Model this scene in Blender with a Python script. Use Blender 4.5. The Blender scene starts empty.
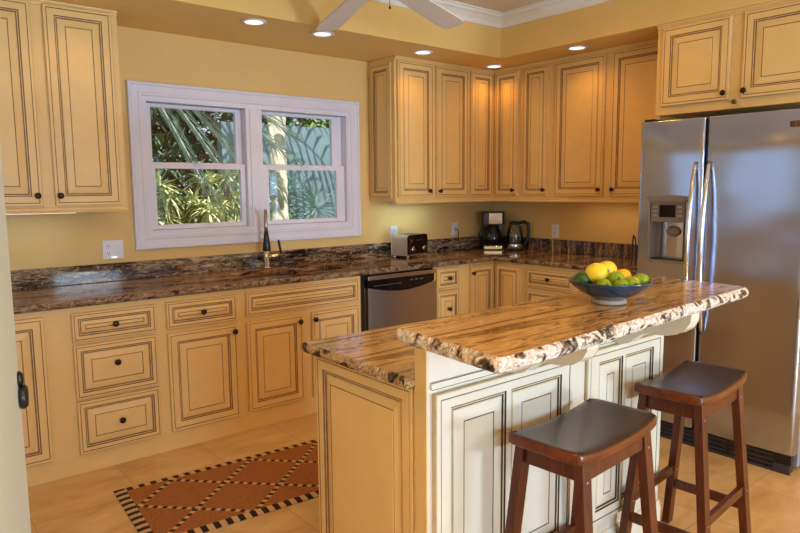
import bpy, bmesh, math, random
from mathutils import Vector, Matrix, noise

random.seed(7)
C = bpy.context.scene
COL = C.collection
PI = math.pi

# ------------------------------------------------------------------ camera
cam_data = bpy.data.cameras.new('camera')
cam = bpy.data.objects.new('camera', cam_data)
COL.objects.link(cam)
cam_data.sensor_fit = 'HORIZONTAL'
cam_data.sensor_width = 36.0
cam_data.lens = 650.4756 / 800.0 * 36.0
cam_data.clip_start = 0.02
_r = Vector((0.77309037, -0.63423656, -0.00867571))
_u = Vector((0.08140877, 0.0856485, 0.99299393))
_f = Vector((0.62904999, 0.76838032, -0.11784645))
cam.matrix_world = Matrix(((_r.x, _u.x, -_f.x, -4.5073), (_r.y, _u.y, -_f.y, -4.1659),
                           (_r.z, _u.z, -_f.z, 1.4542), (0, 0, 0, 1)))
C.camera = cam

# ------------------------------------------------------------------ sky, sun, daylight through the openings, exposure
world = bpy.data.worlds.new('sky')
C.world = world
world.use_nodes = True
bg = world.node_tree.nodes['Background']
bg.inputs[0].default_value = (0.78, 0.92, 1.0, 1)
bg.inputs[1].default_value = 1.3

def lamp(name, kind, loc, rot, energy, color, **kw):
    d = bpy.data.lights.new(name, kind)
    d.energy = energy
    d.color = color
    for k, v in kw.items():
        setattr(d, k, v)
    o = bpy.data.objects.new(name, d)
    COL.objects.link(o)
    o.location = loc
    o.rotation_euler = rot
    return o

COOL = (0.60, 0.81, 1.0)
WARM = (1.0, 0.46, 0.04)
lamp('sun', 'SUN', (-1, -9, 14), Vector((0.12, 1.0, -1.35)).to_track_quat('-Z', 'Y').to_euler(), 11.0, (1.0, 0.93, 0.8), angle=0.01)
# sunlit terrace seen through the glass door behind the photographer
lamp('terrace_door_daylight', 'AREA', (-1.15, -6.47, 0.14), (math.radians(90), 0, 0), 125, COOL,
     shape='RECTANGLE', size=0.75, size_y=0.22)
# daylight in the rear windows
lamp('rear_window_daylight', 'AREA', (-1.97, -6.47, 1.52), (math.radians(90), 0, 0), 46, COOL,
     shape='RECTANGLE', size=0.9, size_y=0.8)
lamp('rear_side_window_daylight', 'AREA', (-4.0, -6.47, 1.35), (math.radians(90), 0, 0), 110, (0.40, 0.70, 1.0),
     shape='RECTANGLE', size=1.2, size_y=1.2)
vs = C.view_settings
vs.view_transform = 'Standard'
vs.look = 'None'
vs.gamma = 1.0
vs.use_curve_mapping = False
vs.exposure = -0.52

# ------------------------------------------------------------------ materials
def srgb(r, g, b):
    f = lambda c: (c / 255 / 12.92) if c / 255 <= 0.04045 else ((c / 255 + 0.055) / 1.055) ** 2.4
    return (f(r), f(g), f(b), 1)

def new_mat(name):
    m = bpy.data.materials.new(name)
    m.use_nodes = True
    nt = m.node_tree
    return m, nt, nt.nodes['Principled BSDF']

def ramp(nt, stops, interp='LINEAR'):
    n = nt.nodes.new('ShaderNodeValToRGB')
    n.color_ramp.interpolation = interp
    while len(n.color_ramp.elements) < len(stops):
        n.color_ramp.elements.new(0.5)
    for e, (p, c) in zip(n.color_ramp.elements, stops):
        e.position = p
        e.color = c
    return n

def coords(nt, scale=(1, 1, 1), rot=(0, 0, 0)):
    t = nt.nodes.new('ShaderNodeTexCoord')
    m = nt.nodes.new('ShaderNodeMapping')
    m.inputs['Scale'].default_value = scale
    m.inputs['Rotation'].default_value = rot
    nt.links.new(t.outputs['Object'], m.inputs['Vector'])
    return m

def tex(nt, vec, scale, detail=4, rough=0.55, dist=0.0):
    n = nt.nodes.new('ShaderNodeTexNoise')
    n.inputs['Scale'].default_value = scale
    n.inputs['Detail'].default_value = detail
    n.inputs['Roughness'].default_value = rough
    n.inputs['Distortion'].default_value = dist
    nt.links.new(vec.outputs[0], n.inputs['Vector'])
    return n

def mixc(nt, a, b, fac):
    n = nt.nodes.new('ShaderNodeMix')
    n.data_type = 'RGBA'
    for sock, v in ((n.inputs[6], a), (n.inputs[7], b), (n.inputs[0], fac)):
        if hasattr(v, 'is_output'):
            nt.links.new(v, sock)
        else:
            sock.default_value = v
    return n.outputs[2]

def plain(name, col, rough=0.5, metal=0.0, var=0.06, vscale=6.0, bump=0.0, bscale=60, spec=0.5, coat=0.0):
    m, nt, p = new_mat(name)
    p.inputs['Roughness'].default_value = rough
    p.inputs['Metallic'].default_value = metal
    p.inputs['Specular IOR Level'].default_value = spec
    p.inputs['Coat Weight'].default_value = coat
    p.inputs['Coat Roughness'].default_value = 0.08
    v = coords(nt)
    n = tex(nt, v, vscale)
    lo = tuple(c * (1 - var) for c in col[:3]) + (1,)
    hi = tuple(min(1, c * (1 + var)) for c in col[:3]) + (1,)
    r = ramp(nt, [(0.3, lo), (0.7, hi)])
    nt.links.new(n.outputs[0], r.inputs[0])
    nt.links.new(r.outputs[0], p.inputs['Base Color'])
    if bump:
        b = nt.nodes.new('ShaderNodeBump')
        b.inputs['Strength'].default_value = bump
        b.inputs['Distance'].default_value = 0.01
        n2 = tex(nt, v, bscale)
        nt.links.new(n2.outputs[0], b.inputs['Height'])
        nt.links.new(b.outputs[0], p.inputs['Normal'])
    return m

def emit(name, col, strength):
    m, nt, p = new_mat(name)
    p.inputs['Base Color'].default_value = col
    p.inputs['Emission Color'].default_value = col
    p.inputs['Emission Strength'].default_value = strength
    return m

def granite(name, stops, stretch=(1.0, 8.0, 8.0), fleck=0.5, rough=0.09, grain=40.0, rot=(0, 0, 0.12), vein=0.6, spec=0.45, big=1.5):
    m, nt, p = new_mat(name)
    p.inputs['Roughness'].default_value = rough
    p.inputs['Specular IOR Level'].default_value = spec
    # bend the layers a little
    w = tex(nt, coords(nt), 2.2, 3)
    base = coords(nt, stretch, rot)
    add = nt.nodes.new('ShaderNodeMix'); add.data_type = 'VECTOR'
    add.inputs[0].default_value = 0.12 if stretch[1] > 4 else 0.05
    nt.links.new(base.outputs[0], add.inputs[4]); nt.links.new(w.outputs['Color'], add.inputs[5])
    class V: outputs = [add.outputs[1]]
    n = tex(nt, V, big, 8, 0.58, 0.8)
    r = ramp(nt, [(0.5 + (p_ - 0.51) * 0.72, c_) for p_, c_ in stops])
    nt.links.new(n.outputs[0], r.inputs[0])
    col = r.outputs[0]
    # pale thin veins following the layers
    n2 = tex(nt, V, big * 2.3, 8, 0.7, 1.0)
    vr = ramp(nt, [(0.53, (0, 0, 0, 1)), (0.565, (vein, vein, vein, 1)), (0.60, (0, 0, 0, 1))])
    nt.links.new(n2.outputs[0], vr.inputs[0])
    col = mixc(nt, col, srgb(206, 178, 140), vr.outputs[0])
    # dark mineral flecks gathered in bands
    fl = tex(nt, coords(nt, (0.45, 1, 1)), grain, 4, 0.65, 0.3)
    fr = ramp(nt, [(0.36, (1, 1, 1, 1)), (0.45, (0, 0, 0, 1))])
    nt.links.new(fl.outputs[0], fr.inputs[0])
    bd_ = tex(nt, V, big * 0.8, 3, 0.5)
    br = ramp(nt, [(0.45, (0.1, 0.1, 0.1, 1)), (0.56, (fleck, fleck, fleck, 1))])
    nt.links.new(bd_.outputs[0], br.inputs[0])
    mm = math_node(nt, 'MULTIPLY', fr.outputs[0], br.outputs[0])
    col = mixc(nt, col, srgb(34, 24, 22), mm)
    l2 = tex(nt, coords(nt, (0.5, 1, 1)), grain * 1.3, 4, 0.65, 0.5)
    lr = ramp(nt, [(0.60, (0, 0, 0, 1)), (0.66, (0.6, 0.6, 0.6, 1))])
    nt.links.new(l2.outputs[0], lr.inputs[0])
    col = mixc(nt, col, srgb(216, 196, 166), lr.outputs[0])
    nt.links.new(col, p.inputs['Base Color'])
    return m

def math_node(nt, op, a, b=None, c=None):
    n = nt.nodes.new('ShaderNodeMath')
    n.operation = op
    for i, v in enumerate((a, b, c)):
        if v is None:
            continue
        if hasattr(v, 'is_output'):
            nt.links.new(v, n.inputs[i])
        else:
            n.inputs[i].default_value = v
    return n.outputs[0]

M = {}
M['wall'] = plain('yellow wall paint', srgb(230, 192, 124), 0.75, var=0.03, vscale=3, bump=0.05, bscale=180)
M['soffit'] = plain('golden soffit paint', srgb(232, 194, 116), 0.7, var=0.03, vscale=3)
M['ceiling'] = plain('peach ceiling paint', srgb(224, 206, 184), 0.8, var=0.02, vscale=3)
M['white'] = plain('white trim paint', srgb(222, 221, 236), 0.4, var=0.02)
M['crown'] = plain('white crown paint', srgb(236, 232, 226), 0.5, var=0.02)
M['doorpaint'] = plain('pale grey green door paint', srgb(206, 208, 192), 0.5, var=0.02)
M['cream'] = plain('cream cabinet paint', srgb(233, 196, 128), 0.42, var=0.035, vscale=9)
M['glaze'] = plain('brown glaze line', srgb(118, 82, 52), 0.5, var=0.25, vscale=30)
M['wash'] = plain('rubbed glaze wash', srgb(220, 182, 124), 0.45, var=0.1, vscale=30)
M['islandwash'] = plain('rubbed island glaze wash', srgb(206, 184, 144), 0.45, var=0.1, vscale=30)
M['daylitcream'] = plain('cream paint paled for daylight', srgb(222, 212, 192), 0.42, var=0.03, vscale=9)  # the cabinet cream made paler, daylight on the seating side put into its colour
M['islandglaze'] = plain('dark island glaze line', srgb(62, 52, 44), 0.5, var=0.2, vscale=30)
M['bronze'] = plain('dark bronze', srgb(62, 46, 38), 0.35, 0.8, var=0.3, vscale=60)
M['brass'] = plain('aged brass', srgb(132, 96, 48), 0.35, 0.8, var=0.2, vscale=40)
M['black'] = plain('black plastic', srgb(22, 22, 24), 0.3, var=0.1)
M['blackgloss'] = plain('black gloss', srgb(14, 14, 18), 0.08, var=0.1)
M['chrome'] = plain('chrome', srgb(214, 214, 218), 0.12, 1.0, var=0.02)
M['brushed'] = plain('brushed nickel', srgb(178, 172, 168), 0.3, 1.0, var=0.04, vscale=20)
M['plate'] = plain('white plastic plate', srgb(232, 230, 240), 0.35, var=0.01)
M['slot'] = plain('dark slot', srgb(50, 44, 50), 0.6)
M['fanwhite'] = plain('white fan blade', srgb(218, 210, 204), 0.45, var=0.02)
M['lens'] = emit('lit lamp lens', (1.0, 0.93, 0.78, 1), 2.0)
M['bar'] = emit('lit under cabinet strip', (1.0, 0.96, 0.9, 1), 1.2)
M['grey'] = plain('dark grey enamel', srgb(120, 120, 128), 0.4, 0.3)
M['fridgeside'] = plain('fridge side enamel', srgb(150, 152, 166), 0.35, 0.2)

g_dark = [(0.33, srgb(20, 15, 18)), (0.40, srgb(58, 36, 32)), (0.45, srgb(190, 124, 66)), (0.48, srgb(120, 78, 52)), (0.52, srgb(40, 30, 32)),
          (0.55, srgb(136, 108, 96)), (0.59, srgb(206, 152, 92)), (0.63, srgb(66, 46, 44)), (0.68, srgb(206, 172, 132)), (0.74, srgb(60, 42, 38))]
g_gold = [(0.32, srgb(74, 50, 28)), (0.40, srgb(150, 112, 62)), (0.45, srgb(212, 174, 112)), (0.50, srgb(182, 138, 78)), (0.54, srgb(220, 186, 128)),
          (0.58, srgb(140, 100, 58)), (0.62, srgb(210, 172, 112)), (0.68, srgb(98, 68, 40)), (0.74, srgb(218, 192, 148))]
g_splash = [(0.34, srgb(22, 18, 20)), (0.42, srgb(70, 52, 46)), (0.47, srgb(36, 28, 30)), (0.51, srgb(110, 84, 68)), (0.55, srgb(52, 42, 44)), (0.60, srgb(150, 128, 112)), (0.65, srgb(44, 34, 34)), (0.71, srgb(190, 172, 150))]
g_ewarm = [(0.34, srgb(40, 28, 22)), (0.41, srgb(110, 78, 50)), (0.46, srgb(196, 158, 108)), (0.51, srgb(150, 108, 66)), (0.56, srgb(210, 180, 136)), (0.62, srgb(84, 60, 44)), (0.68, srgb(214, 196, 170))]
g_edge = [(0.34, srgb(40, 32, 30)), (0.41, srgb(112, 92, 78)), (0.46, srgb(196, 184, 168)), (0.54, srgb(224, 218, 212)), (0.60, srgb(176, 148, 118)),
          (0.66, srgb(232, 228, 224))]
g_edark = [(0.36, srgb(30, 24, 24)), (0.43, srgb(90, 64, 48)), (0.48, srgb(150, 116, 88)), (0.53, srgb(84, 66, 60)), (0.60, srgb(176, 150, 124)), (0.68, srgb(60, 46, 44))]
M['granite'] = granite('dark streaked granite', g_dark, (0.38, 6.5, 6.5), 0.85, vein=0.75, big=1.35)
M['granitegold'] = granite('golden streaked granite', g_gold, (0.45, 7.5, 7.5), 0.8, vein=0.35, big=1.35)
M['splash'] = granite('granite backsplash', g_splash, (1.6, 4, 8), 0.7, 0.07, 44, (0, 0.3, 0), 0.8, 0.5, 1.7)
M['splashcross'] = granite('granite backsplash cross cut', [(a, tuple(min(1, x * m_) for x, m_ in zip(c[:3], (1.3, 1.2, 1.0))) + (1,)) for a, c in g_splash], (8, 9, 1.4), 0.7, 0.12, 44, (0, 0, 0), 0.4, 0.4, 1.6)
M['edge'] = granite('chiselled granite edge', g_edge, (13, 13, 15), 0.95, 0.55, 110, (0, 0, 0), 0.2, 0.3, 1.7)
M['edgewarm'] = granite('chiselled granite edge in warm light tone', g_ewarm, (12, 12, 14), 0.95, 0.5, 110, (0, 0, 0), 0.2, 0.3, 1.7)  # chiselled edge deepened to gold, its colour standing in for warm light
M['edgedark'] = granite('chiselled dark granite edge', g_edark, (9, 9, 14), 0.7, 0.4, 70, (0, 0, 0), 0.4, 0.3, 1.7)

def steel(name, col, rough=0.22, wave=0.0, stretch=(1, 1, 60)):
    m, nt, p = new_mat(name)
    p.inputs['Base Color'].default_value = col
    p.inputs['Metallic'].default_value = 1.0
    v = coords(nt, stretch)
    n = tex(nt, v, 6, 3)
    r = nt.nodes.new('ShaderNodeMapRange')
    r.inputs['To Min'].default_value = rough * 0.95
    r.inputs['To Max'].default_value = rough * 1.06
    nt.links.new(n.outputs[0], r.inputs['Value'])
    nt.links.new(r.outputs[0], p.inputs['Roughness'])
    if wave:
        b = nt.nodes.new('ShaderNodeBump')
        b.inputs['Strength'].default_value = wave
        b.inputs['Distance'].default_value = 0.05
        n2 = tex(nt, coords(nt, (1, 1, 1.6)), 1.7, 1)
        nt.links.new(n2.outputs[0], b.inputs['Height'])
        nt.links.new(b.outputs[0], p.inputs['Normal'])
    return m

M['steel'] = steel('stainless steel', srgb(180, 190, 218), 0.2, 0.3)
M['steelplain'] = steel('plain stainless steel', srgb(196, 190, 186), 0.24)
M['sinksteel'] = plain('dull sink steel', srgb(92, 90, 94), 0.5, 0.6, var=0.08)
M['toaster'] = plain('brushed toaster steel', srgb(206, 200, 196), 0.38, 0.6, var=0.04)

def glass(name, tint, fres=1.0, base=0.0):
    m = bpy.data.materials.new(name)
    m.use_nodes = True
    nt = m.node_tree
    nt.nodes.remove(nt.nodes['Principled BSDF'])
    out = nt.nodes['Material Output']
    tr = nt.nodes.new('ShaderNodeBsdfTransparent')
    tr.inputs[0].default_value = tint
    gl = nt.nodes.new('ShaderNodeBsdfGlossy')
    gl.inputs['Roughness'].default_value = 0.02
    fr = nt.nodes.new('ShaderNodeFresnel')
    fr.inputs[0].default_value = 1.45
    ma = nt.nodes.new('ShaderNodeMath')
    ma.operation = 'MULTIPLY_ADD'
    ma.inputs[1].default_value = fres
    ma.inputs[2].default_value = base
    nt.links.new(fr.outputs[0], ma.inputs[0])
    mx = nt.nodes.new('ShaderNodeMixShader')
    nt.links.new(ma.outputs[0], mx.inputs[0])
    nt.links.new(tr.outputs[0], mx.inputs[1])
    nt.links.new(gl.outputs[0], mx.inputs[2])
    nt.links.new(mx.outputs[0], out.inputs[0])
    return m

M['glass'] = glass('window glass', (0.93, 0.97, 0.97, 1))
M['kettleglass'] = glass('kettle glass', (0.72, 0.68, 0.6, 1), 1.6, 0.03)

def wood(name, a, b, rough=0.25, axis=(2, 14, 14)):
    m, nt, p = new_mat(name)
    n = tex(nt, coords(nt, axis), 3.0, 5, 0.6, 0.6)
    r = ramp(nt, [(0.3, a), (0.7, b)])
    nt.links.new(n.outputs[0], r.inputs[0])
    nt.links.new(r.outputs[0], p.inputs['Base Color'])
    p.inputs['Roughness'].default_value = rough
    p.inputs['Coat Weight'].default_value = 0.1
    p.inputs['Specular IOR Level'].default_value = 0.4
    p.inputs['Coat Roughness'].default_value = 0.2
    return m

M['seatwood'] = wood('dark walnut seat', srgb(46, 28, 20), srgb(70, 42, 28), 0.3)
M['sidewood'] = wood('red brown stool edge', srgb(76, 30, 10), srgb(116, 54, 20), 0.3)
M['legwood'] = wood('red brown stool leg', srgb(60, 22, 8), srgb(102, 44, 16), 0.34, (14, 14, 2))

def math_node(nt, op, a, b=None, c=None):
    n = nt.nodes.new('ShaderNodeMath')
    n.operation = op
    for i, v in enumerate((a, b, c)):
        if v is None:
            continue
        if hasattr(v, 'is_output'):
            nt.links.new(v, n.inputs[i])
        else:
            n.inputs[i].default_value = v
    return n.outputs[0]

def floor_mat():
    m, nt, p = new_mat('travertine floor tile')
    t = nt.nodes.new('ShaderNodeTexCoord')
    s = nt.nodes.new('ShaderNodeSeparateXYZ')
    nt.links.new(t.outputs['Object'], s.inputs[0])
    T = 0.465
    def line(ax, off):
        u = math_node(nt, 'DIVIDE', math_node(nt, 'ADD', ax, off), T)
        fr = math_node(nt, 'FRACT', u)
        d = math_node(nt, 'ABSOLUTE', math_node(nt, 'SUBTRACT', fr, 0.5))
        return math_node(nt, 'GREATER_THAN', d, 0.4945), math_node(nt, 'FLOOR', u)
    lx, ix = line(s.outputs[0], 3.58 + 20 * T)
    ly, iy = line(s.outputs[1], 2.90 + 20 * T)
    grout = math_node(nt, 'MAXIMUM', lx, ly)
    w = nt.nodes.new('ShaderNodeTexWhiteNoise')
    cmb = nt.nodes.new('ShaderNodeCombineXYZ')
    nt.links.new(ix, cmb.inputs[0]); nt.links.new(iy, cmb.inputs[1])
    nt.links.new(cmb.outputs[0], w.inputs['Vector'])
    n = tex(nt, coords(nt, (1.0, 2.2, 1)), 3.2, 8, 0.6, 0.5)
    add = math_node(nt, 'MULTIPLY_ADD', w.outputs['Value'], 0.14, math_node(nt, 'SUBTRACT', n.outputs[0], 0.07))
    r = ramp(nt, [(0.28, srgb(186, 144, 92)), (0.48, srgb(210, 172, 114)), (0.7, srgb(226, 192, 138))])
    nt.links.new(add, r.inputs[0])
    c = mixc(nt, r.outputs[0], srgb(164, 138, 108), math_node(nt, 'MULTIPLY', grout, 0.7))
    nt.links.new(c, p.inputs['Base Color'])
    p.inputs['Roughness'].default_value = 0.32
    p.inputs['Specular IOR Level'].default_value = 0.4
    return m
M['floor'] = floor_mat()

RUG_L, RUG_W = 1.85, 0.64
def rug_mat():
    m, nt, p = new_mat('woven diamond rug')
    t = nt.nodes.new('ShaderNodeTexCoord')
    s = nt.nodes.new('ShaderNodeSeparateXYZ')
    nt.links.new(t.outputs['Object'], s.inputs[0])
    u = s.outputs[0]
    v = math_node(nt, 'MULTIPLY', s.outputs[1], -1.0)
    a = math_node(nt, 'ADD', math_node(nt, 'DIVIDE', u, 0.207), 20.0)
    b = math_node(nt, 'DIVIDE', v, 0.185)
    f1 = math_node(nt, 'ADD', math_node(nt, 'ADD', a, b), 0.418)
    f2 = math_node(nt, 'ADD', math_node(nt, 'SUBTRACT', a, b), 1.002)
    def ln(f):
        fr = math_node(nt, 'FRACT', math_node(nt, 'MULTIPLY', f, 0.5))
        d = math_node(nt, 'ABSOLUTE', math_node(nt, 'SUBTRACT', fr, 0.5))
        return math_node(nt, 'GREATER_THAN', d, 0.462)
    def dash(f):
        return math_node(nt, 'GREATER_THAN', math_node(nt, 'FRACT', math_node(nt, 'MULTIPLY', f, 3.0)), 0.5)
    l1, l2 = ln(f1), ln(f2)
    d = math_node(nt, 'ADD', math_node(nt, 'MULTIPLY', l1, dash(f2)),
                  math_node(nt, 'MULTIPLY', math_node(nt, 'SUBTRACT', 1.0, l1), dash(f1)))
    lattice = math_node(nt, 'MAXIMUM', l1, l2)
    black, cream, field = srgb(36, 24, 22), srgb(204, 168, 116), srgb(136, 74, 36)
    lc = mixc(nt, cream, black, d)
    nz = tex(nt, coords(nt), 90, 2)
    fr_ = ramp(nt, [(0.3, srgb(144, 86, 40)), (0.7, srgb(172, 108, 52))])
    nt.links.new(nz.outputs[0], fr_.inputs[0])
    c1 = mixc(nt, fr_.outputs[0], lc, lattice)
    # striped border
    B = 0.05
    inx = math_node(nt, 'MULTIPLY', math_node(nt, 'GREATER_THAN', u, B), math_node(nt, 'LESS_THAN', u, RUG_L - B))
    iny = math_node(nt, 'MULTIPLY', math_node(nt, 'GREATER_THAN', v, B * 0.9), math_node(nt, 'LESS_THAN', v, RUG_W - B * 0.9))
    su = math_node(nt, 'GREATER_THAN', math_node(nt, 'FRACT', math_node(nt, 'DIVIDE', u, 0.056)), 0.5)
    sv = math_node(nt, 'GREATER_THAN', math_node(nt, 'FRACT', math_node(nt, 'DIVIDE', v, 0.056)), 0.5)
    st = math_node(nt, 'ADD', math_node(nt, 'MULTIPLY', inx, su), math_node(nt, 'MULTIPLY', math_node(nt, 'SUBTRACT', 1.0, inx), sv))
    bc = mixc(nt, black, cream, st)
    c2 = mixc(nt, bc, c1, math_node(nt, 'MULTIPLY', inx, iny))
    nt.links.new(c2, p.inputs['Base Color'])
    p.inputs['Roughness'].default_value = 0.95
    bp_ = nt.nodes.new('ShaderNodeBump')
    bp_.inputs['Strength'].default_value = 0.4
    bp_.inputs['Distance'].default_value = 0.004
    nt.links.new(tex(nt, coords(nt), 220, 2).outputs[0], bp_.inputs['Height'])
    nt.links.new(bp_.outputs[0], p.inputs['Normal'])
    return m
M['rug'] = rug_mat()

def fruit_mat(name, a, b, tip, rough=0.38):
    m, nt, p = new_mat(name)
    n = tex(nt, coords(nt), 14, 3)
    r = ramp(nt, [(0.35, a), (0.6, b), (0.78, tip)])
    nt.links.new(n.outputs[0], r.inputs[0])
    nt.links.new(r.outputs[0], p.inputs['Base Color'])
    p.inputs['Roughness'].default_value = rough
    bp_ = nt.nodes.new('ShaderNodeBump')
    bp_.inputs['Strength'].default_value = 0.15
    bp_.inputs['Distance'].default_value = 0.003
    nt.links.new(tex(nt, coords(nt), 160, 2).outputs[0], bp_.inputs['Height'])
    nt.links.new(bp_.outputs[0], p.inputs['Normal'])
    return m
M['lemon'] = fruit_mat('lemon peel', srgb(236, 210, 40), srgb(242, 220, 60), srgb(226, 196, 30))
M['orangelemon'] = fruit_mat('deep yellow peel', srgb(246, 182, 20), srgb(250, 196, 30), srgb(240, 170, 20))
M['lime'] = fruit_mat('lime peel', srgb(126, 158, 26), srgb(146, 176, 36), srgb(176, 190, 50))
M['darklime'] = fruit_mat('dark green peel', srgb(34, 76, 22), srgb(46, 92, 26), srgb(130, 150, 50))
M['bowl'] = plain('blue green bowl glaze', srgb(26, 58, 84), 0.12, var=0.5, vscale=9, coat=0.4)
M['bowlfoot'] = plain('bowl foot in reflection tone', srgb(196, 174, 160), 0.35, var=0.12, vscale=30)  # pale tone paints the pinkish reflection onto the foot

M['leafy'] = plain('yellow green leaf', srgb(208, 212, 160), 0.6, var=0.25, vscale=5)
M['leafmid'] = plain('mid green leaf', srgb(128, 154, 92), 0.6, var=0.35, vscale=4)
M['leafdark'] = plain('dark green leaf', srgb(86, 112, 84), 0.6, var=0.4, vscale=4)
M['leafblue'] = plain('blue green leaf', srgb(158, 178, 176), 0.5, var=0.25, vscale=4)
M['frond'] = plain('pale palm frond', srgb(178, 192, 186), 0.45, var=0.25, vscale=5)
M['bark'] = plain('pale palm bark', srgb(222, 210, 194), 0.85, var=0.3, vscale=9, bump=0.6, bscale=14)
M['stem'] = plain('brown stem', srgb(112, 92, 66), 0.85, var=0.2)
M['gardenwall'] = plain('blue grey garden wall', srgb(116, 138, 152), 0.5, var=0.18, vscale=1.3)
M['grass'] = plain('garden ground', srgb(92, 110, 58), 0.9, var=0.35, vscale=3)
M['outer'] = plain('outer plaster', srgb(200, 190, 170), 0.9)

# ------------------------------------------------------------------ mesh helpers
class MB:
    """collects geometry for ONE mesh object; coordinates are local to its thing"""
    def __init__(s):
        s.v, s.f, s.m, s.sm = [], [], [], []
    def add(s, verts, faces, mat=0, smooth=False):
        o = len(s.v)
        s.v += [tuple(v) for v in verts]
        for i, f in enumerate(faces):
            s.f.append([o + k for k in f])
            s.m.append(mat[i] if isinstance(mat, list) else mat)
            s.sm.append(smooth)
        return s
    def box(s, x0, x1, y0, y1, z0, z1, mat=0):
        vs_ = [(x, y, z) for z in (z0, z1) for y in (y0, y1) for x in (x0, x1)]
        return s.add(vs_, [(0, 2, 3, 1), (4, 5, 7, 6), (0, 1, 5, 4), (2, 6, 7, 3), (0, 4, 6, 2), (1, 3, 7, 5)], mat)
    def bar(s, a, b, w, d, up=(0, 1, 0), mat=0, w2=None, d2=None):
        a, b = Vector(a), Vector(b)
        t = (b - a).normalized()
        n = t.cross(Vector(up)).normalized()
        k = n.cross(t).normalized()
        w2 = w if w2 is None else w2
        d2 = d if d2 is None else d2
        vs_ = []
        for p, ww, dd in ((a, w, d), (b, w2, d2)):
            for i, j in ((-1, -1), (1, -1), (1, 1), (-1, 1)):
                vs_.append(p + n * (i * ww / 2) + k * (j * dd / 2))
        return s.add(vs_, [(3, 2, 1, 0), (4, 5, 6, 7), (0, 1, 5, 4), (1, 2, 6, 5), (2, 3, 7, 6), (3, 0, 4, 7)], mat)
    def lathe(s, prof, seg=24, c=(0, 0, 0), axis='z', mat=0, mats=None, sx=1.0, sy=1.0, caps=True):
        vs_, fs, ms = [], [], []
        c = Vector(c)
        def T(x, y, z):
            if axis == 'z': return c + Vector((x * sx, y * sy, z))
            if axis == 'y': return c + Vector((x * sx, -z, y * sy))
            if axis == 'x': return c + Vector((-z, y * sy, x * sx))
        for r, z in prof:
            for k in range(seg):
                a = 2 * PI * k / seg
                vs_.append(T(r * math.cos(a), r * math.sin(a), z))
        n = len(prof)
        for i in range(n - 1):
            for k in range(seg):
                k2 = (k + 1) % seg
                fs.append((i * seg + k, i * seg + k2, (i + 1) * seg + k2, (i + 1) * seg + k))
                ms.append(mats[i] if mats else mat)
        if caps:
            fs.append(tuple(range(seg))[::-1]); ms.append(mats[0] if mats else mat)
            fs.append(tuple((n - 1) * seg + k for k in range(seg))); ms.append(mats[-1] if mats else mat)
        return s.add(vs_, fs, ms, True)
    def tube(s, pts, r, seg=10, mat=0, closed=False):
        pts = [Vector(p) for p in pts]
        rr = r if isinstance(r, (list, tuple)) else [r] * len(pts)
        vs_, fs = [], []
        prev = None
        for i, p in enumerate(pts):
            t = (pts[min(i + 1, len(pts) - 1)] - pts[max(i - 1, 0)]).normalized()
            if prev is None:
                ref = Vector((0, 0, 1)) if abs(t.z) < 0.9 else Vector((1, 0, 0))
                n = t.cross(ref).normalized()
            else:
                n = (prev - t * prev.dot(t)).normalized()
            prev = n
            b = t.cross(n)
            for k in range(seg):
                a = 2 * PI * k / seg
                vs_.append(p + (n * math.cos(a) + b * math.sin(a)) * rr[i])
        for i in range(len(pts) - 1):
            for k in range(seg):
                k2 = (k + 1) % seg
                fs.append((i * seg + k, i * seg + k2, (i + 1) * seg + k2, (i + 1) * seg + k))
        fs.append(tuple(range(seg))[::-1])
        fs.append(tuple((len(pts) - 1) * seg + k for k in range(seg)))
        return s.add(vs_, fs, mat, True)
    def prism(s, outline, y0, y1, plane='xz', mat=0, smooth=False):
        """extrude a 2-D outline; plane xz extrudes along y, yz along x, xy along z"""
        n = len(outline)
        def T(a, b, c):
            return {'xz': (a, c, b), 'yz': (c, a, b), 'xy': (a, b, c)}[plane]
        vs_ = [T(a, b, y0) for a, b in outline] + [T(a, b, y1) for a, b in outline]
        fs = [tuple(range(n)), tuple(range(2 * n - 1, n - 1, -1))]
        fs += [(i, (i + 1) % n, n + (i + 1) % n, n + i) for i in range(n)]
        return s.add(vs_, fs, mat, smooth)
    def panel(s, x0, x1, z0, z1, yb, fields, oline=0.014, t=0.02, slope=0.036, cm=0, gm=1, double=False):
        """a raised panel front: slab with dark glaze lines; yb is its back plane, it grows towards -y"""
        y = lambda d: yb - d
        def ring(i, d, r=None):
            a0, a1, b0, b1 = r or (x0, x1, z0, z1)
            return [(a0 + i, y(d), b0 + i), (a1 - i, y(d), b0 + i), (a1 - i, y(d), b1 - i), (a0 + i, y(d), b1 - i)]
        def loops(seq, rect, cap):
            vs_, fs, ms = [], [], []
            for i, d, m in seq:
                vs_ += ring(i, d, rect)
            for k in range(len(seq) - 1):
                for q in range(4):
                    q2 = (q + 1) % 4
                    fs.append((k * 4 + q, k * 4 + q2, k * 4 + 4 + q2, k * 4 + 4 + q)); ms.append(seq[k + 1][2])
            if cap is not None:
                n = (len(seq) - 1) * 4
                fs.append((n, n + 1, n + 2, n + 3)); ms.append(cap)
            s.add(vs_, fs, ms)
        seq = [(0, 0, 2), (0, t - 0.003, 2), (0.003, t, 2), (oline, t, cm), (oline + 0.0012, t - 0.0015, gm),
               (oline + 0.0035, t - 0.0015, gm), (oline + 0.005, t, cm)]
        loops(seq, None, None)
        i = oline + 0.005
        xs = sorted({x0 + i, x1 - i} | {f[0] for f in fields} | {f[1] for f in fields})
        zs = sorted({z0 + i, z1 - i} | {f[2] for f in fields} | {f[3] for f in fields})
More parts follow.
